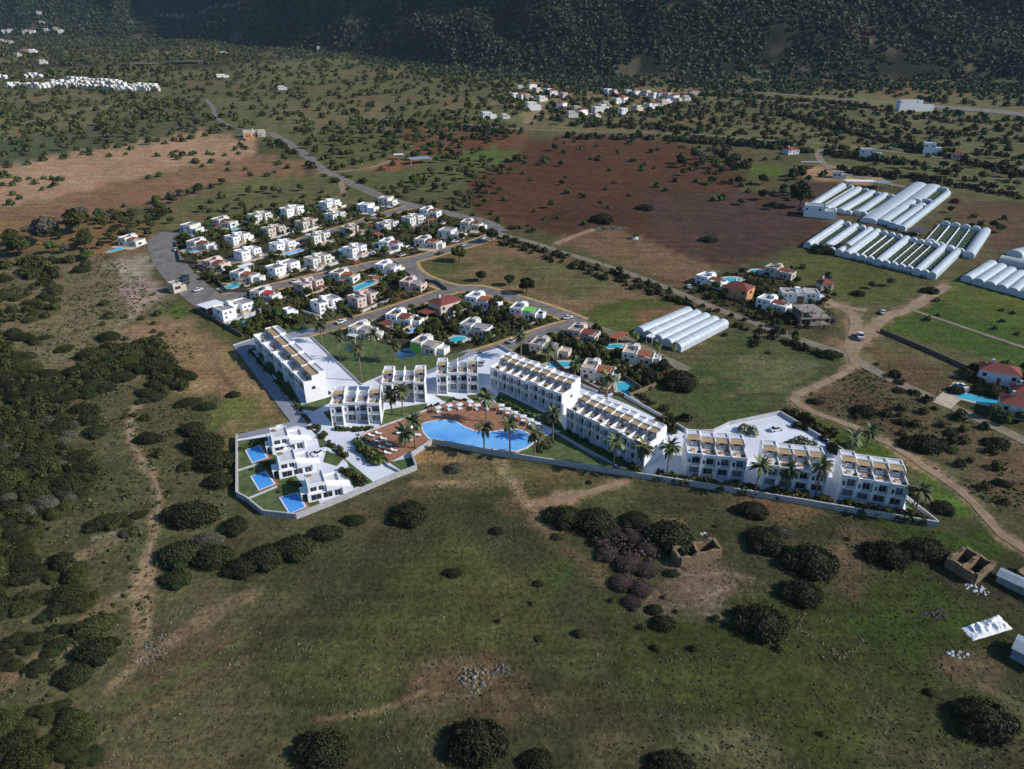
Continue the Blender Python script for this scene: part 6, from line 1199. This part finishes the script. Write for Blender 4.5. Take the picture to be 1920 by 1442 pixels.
# palms
def palm_me(seed):
    r = random.Random(seed); V_, F_ = [], []
    for i in range(46):
        az = r.uniform(0, 2*pi); el = r.choice([r.uniform(.5, 1.3), r.uniform(-.2, .6), r.uniform(-.9, .0)]); L_ = r.uniform(3.2, 4.1); p = Vector((0, 0, 0)); d = Vector((cos(az)*cos(el), sin(az)*cos(el), sin(el))); n = 6; side = Vector((-sin(az), cos(az), 0)); prev = None
        for k in range(n+1):
            w_ = .42*sin(pi*(.12+.86*k/n)); up_ = d.cross(side).normalized()*.12; a, c, e = p+side*w_-up_*w_*2, p, p-side*w_-up_*w_*2; b0 = len(V_); V_ += [tuple(a), tuple(c), tuple(e)]
            if prev is not None: F_ += [(prev, prev+1, b0+1, b0), (prev+1, prev+2, b0+2, b0+1)]
            prev = b0; p = p+d*L_/n; d = (d+Vector((0, 0, -.26))).normalized()
    return bm_np('palm_fronds', V_, F_, 'palmleaf')
PM = [palm_me(i) for i in range(3)]
b = MB()
for k in range(10): b.cyl((0, 0, k*.1), (0, 0, k*.1+.1), .030-.0006*k, .034-.0006*k, 9)
ptr = bpy.data.meshes.new('palm_trunk'); ptr.from_pydata(b.v, [], b.f); ptr.materials.append(M['palmtrunk'])
PAL = [(908,848,912+0,803,'palm in front of the pool, left of three'),(912,792,912,752,'palm behind the middle of the pool'),(956,855,958,801,'palm in front of the pool, middle of three'),(1002,860,1004,815,'palm at the right end of the pool'),(1036,825,1037,780,'palm between the deck and the long terrace'),
 (1150,883,1152,834,'palm before the second long terrace, left of three'),(1202,891,1212,842,'palm before the second long terrace, middle of three'),(1250,895,1258,842,'palm before the gap right of the second long terrace'),(1416,927,1428,878,'palm left of the middle right-hand terrace'),(1473,922,1483,883,'palm in front of the middle right-hand terrace'),
 (1528,933,1547,875,'palm at the right corner of the middle right-hand terrace'),(1711,974,1724,923,'palm at the far right end of the resort'),(1592,856,1595,823,'palm behind the far right terrace'),(1625,838,1634,812,'paler palm beside the dirt track'),(779,842,777,794,'palm at the left end of the pool'),(760,841,758,813,'shorter palm among the deck loungers'),
 (756,780,756,738,'palm in front of the middle twin block'),(735,778,733,746,'lower palm left of the middle twin block'),(604,645,602,612,'palm on the left corner of the palm lawn'),(620,624,618,592,'palm beside the street above the palm lawn'),(638,676,636,636,'palm on the left edge of the palm lawn'),(678,715,675,660,'palm near the point of the palm lawn'),
 (706,680,703,635,'tallest palm in the middle of the palm lawn'),(740,679,739,652,'palm on the right side of the palm lawn'),(977,672,976,634,'palm behind the left end of the long terrace'),(1028,692,1030,660,'palm beside the kidney pool'),(1078,714,1078,688,'palm behind the long terrace, right of the kidney pool'),(1137,752,1140,712,'palm between the two long terraces'),
 (1232,664,1233,648,'small palm in the lane gardens'),(1191,642,1191,630,'small palm beside the five-arch greenhouse'),(1260,670,1262,652,'small palm at the end of the lane')]
for i, (u, v, cu, cv, lab) in enumerate(PAL):
    g = G(u, v); h = max(3, (v-cv)/(pxm(g)*.80)); r = empty('palm_tree', g, rnd.uniform(0, 6), cat='palm tree', group='palm trees', label=lab); k = 1.0 if h > 5 else .6
    objm('trunk', ptr, r, sc=(8 if k == 1 else 6, 8 if k == 1 else 6, h)); objm('crown', PM[i % 3], r, loc=(0, 0, h), sc=(k*1.05,)*3)
# resort planting
hp = []
def line(A_, n, a, b_, jit=.8):
    Pp = [G(*q) for q in A_]
    for i in range(n):
        t = rnd.random()*(len(Pp)-1); k = int(t); p = Pp[k].lerp(Pp[k+1], t-k)+Vector((rnd.uniform(-jit, jit), rnd.uniform(-jit, jit), 0)); p.z = SLOPE*p.y+.1; yield p, rnd.uniform(a, b_)
H = [([(1225,893),(1290,903),(1400,920),(1510,936),(1600,953),(1700,972),(1738,976)],150,.8,1.6,1.4,'leafolive','mixed shrub bed in front of the right-hand terraces'),([(930,748),(985,775),(1050,806)],70,.6,1.0,.5,'leafgarden','clipped green hedge before the long central terrace'),([(1062,812),(1130,848),(1200,884)],70,.5,1.0,.8,'leafgarden','shrub border before the second long terrace'),
 ([(466,658),(515,712),(560,768)],60,.5,1.0,.4,'leafgarden','green hedge along the asphalt lane'),([(632,806),(670,808),(700,806)],26,.6,1.1,.5,'leafgarden','shrubs in front of the first twin block'),([(665,828),(692,852),(712,872)],22,1.2,2.0,.8,'leafgarden','tall mixed shrubs along the deck drive'),([(680,822),(726,868)],34,.5,.8,.3,'leafolive','low hedge at the left end of the deck'),
 ([(800,766),(850,752),(900,752)],30,.4,.7,.4,'leafolive','low planting behind the deck'),([(450,845),(470,838),(495,828)],26,.6,1.0,.4,'leafgarden','hedge behind the back villa pool'),([(500,870),(515,885)],10,.6,1.0,.4,'leafgarden','shrubs beside the middle villa pool'),([(545,905),(560,915)],10,.6,1.0,.4,'leafgarden','shrubs beside the front villa pool'),
 ([(585,800),(610,820),(650,862)],20,.6,1.3,1.2,'leafolive','shrubs in the villa forecourts'),([(640,880),(680,910)],20,.8,1.5,.8,'leafolive','shrubs between the front villa and the drive'),([(1010,845),(1030,835),(1020,825)],14,.8,1.6,.8,'leafolive','pale shrubs at the right end of the pool'),([(560,690),(600,735),(618,740)],22,.5,1.0,.6,'leafolive','shrubs behind the stepped terrace'),
 ([(1395,808),(1410,815)],9,1.2,1.8,.9,'leafpale','pale olive trees beside the paved court'),([(1500,830),(1530,838)],12,1.0,1.6,.9,'leafpale','pale olive shrubs behind the middle right-hand terrace'),([(1478,833),(1500,842)],10,.7,1.1,.7,'leafgarden','green shrubs behind the middle right-hand terrace'),([(905,735),(912,748)],12,.8,1.3,.4,'leafgarden','dark shrubs left of the long central terrace'),([(1640,885),(1720,945)],26,.8,1.5,1.2,'leafolive','shrubs along the right end wall')]
for i, (A_, n, a, b_, j, m, lab) in enumerate(H):
    o = mass('planting', list(line(A_, n, a, b_, j)), m, lab, 'hedge' if 'hedge' in lab else 'shrubs', nl=70, seed=50+i, sz=.2)
POTM = leafmesh('pot_plant', [(0, 0, .55, .4, .4, .4)], 60, .14, 'leafgarden', seed=3)
potb = MB().cyl((0, 0, 0), (0, 0, .4), .22, .3, 8); pot = bpy.data.meshes.new('pot'); pot.from_pydata(potb.v, [], potb.f); pot.materials.append(M['pavgrey'])
for p, lab in LATE:
    r = empty('potted_plant', p, label=lab, cat='potted plant', group='potted plants on the roof terraces'); objm('pot', pot, r); objm('foliage', POTM, r, sc=(1.2,)*3)

# ------------------------------------------------------------ the air between here and the mountains
hz = MB().box(-3900, 3900, -600, 4300, -45, 1300).build('haze', 'render'); hz.data.materials.clear(); tag(hz, kind='stuff')
hm = bpy.data.materials.new('haze_air'); hm.use_nodes = True; N = hm.node_tree.nodes; N.remove(N['Principled BSDF'])
pv = N.new('ShaderNodeVolumePrincipled'); pv.inputs['Color'].default_value = (.55, .78, 1, 1); pv.inputs['Density'].default_value = .00003; hm.node_tree.links.new(pv.outputs[0], N['Material Output'].inputs['Volume']); hz.data.materials.append(hm)
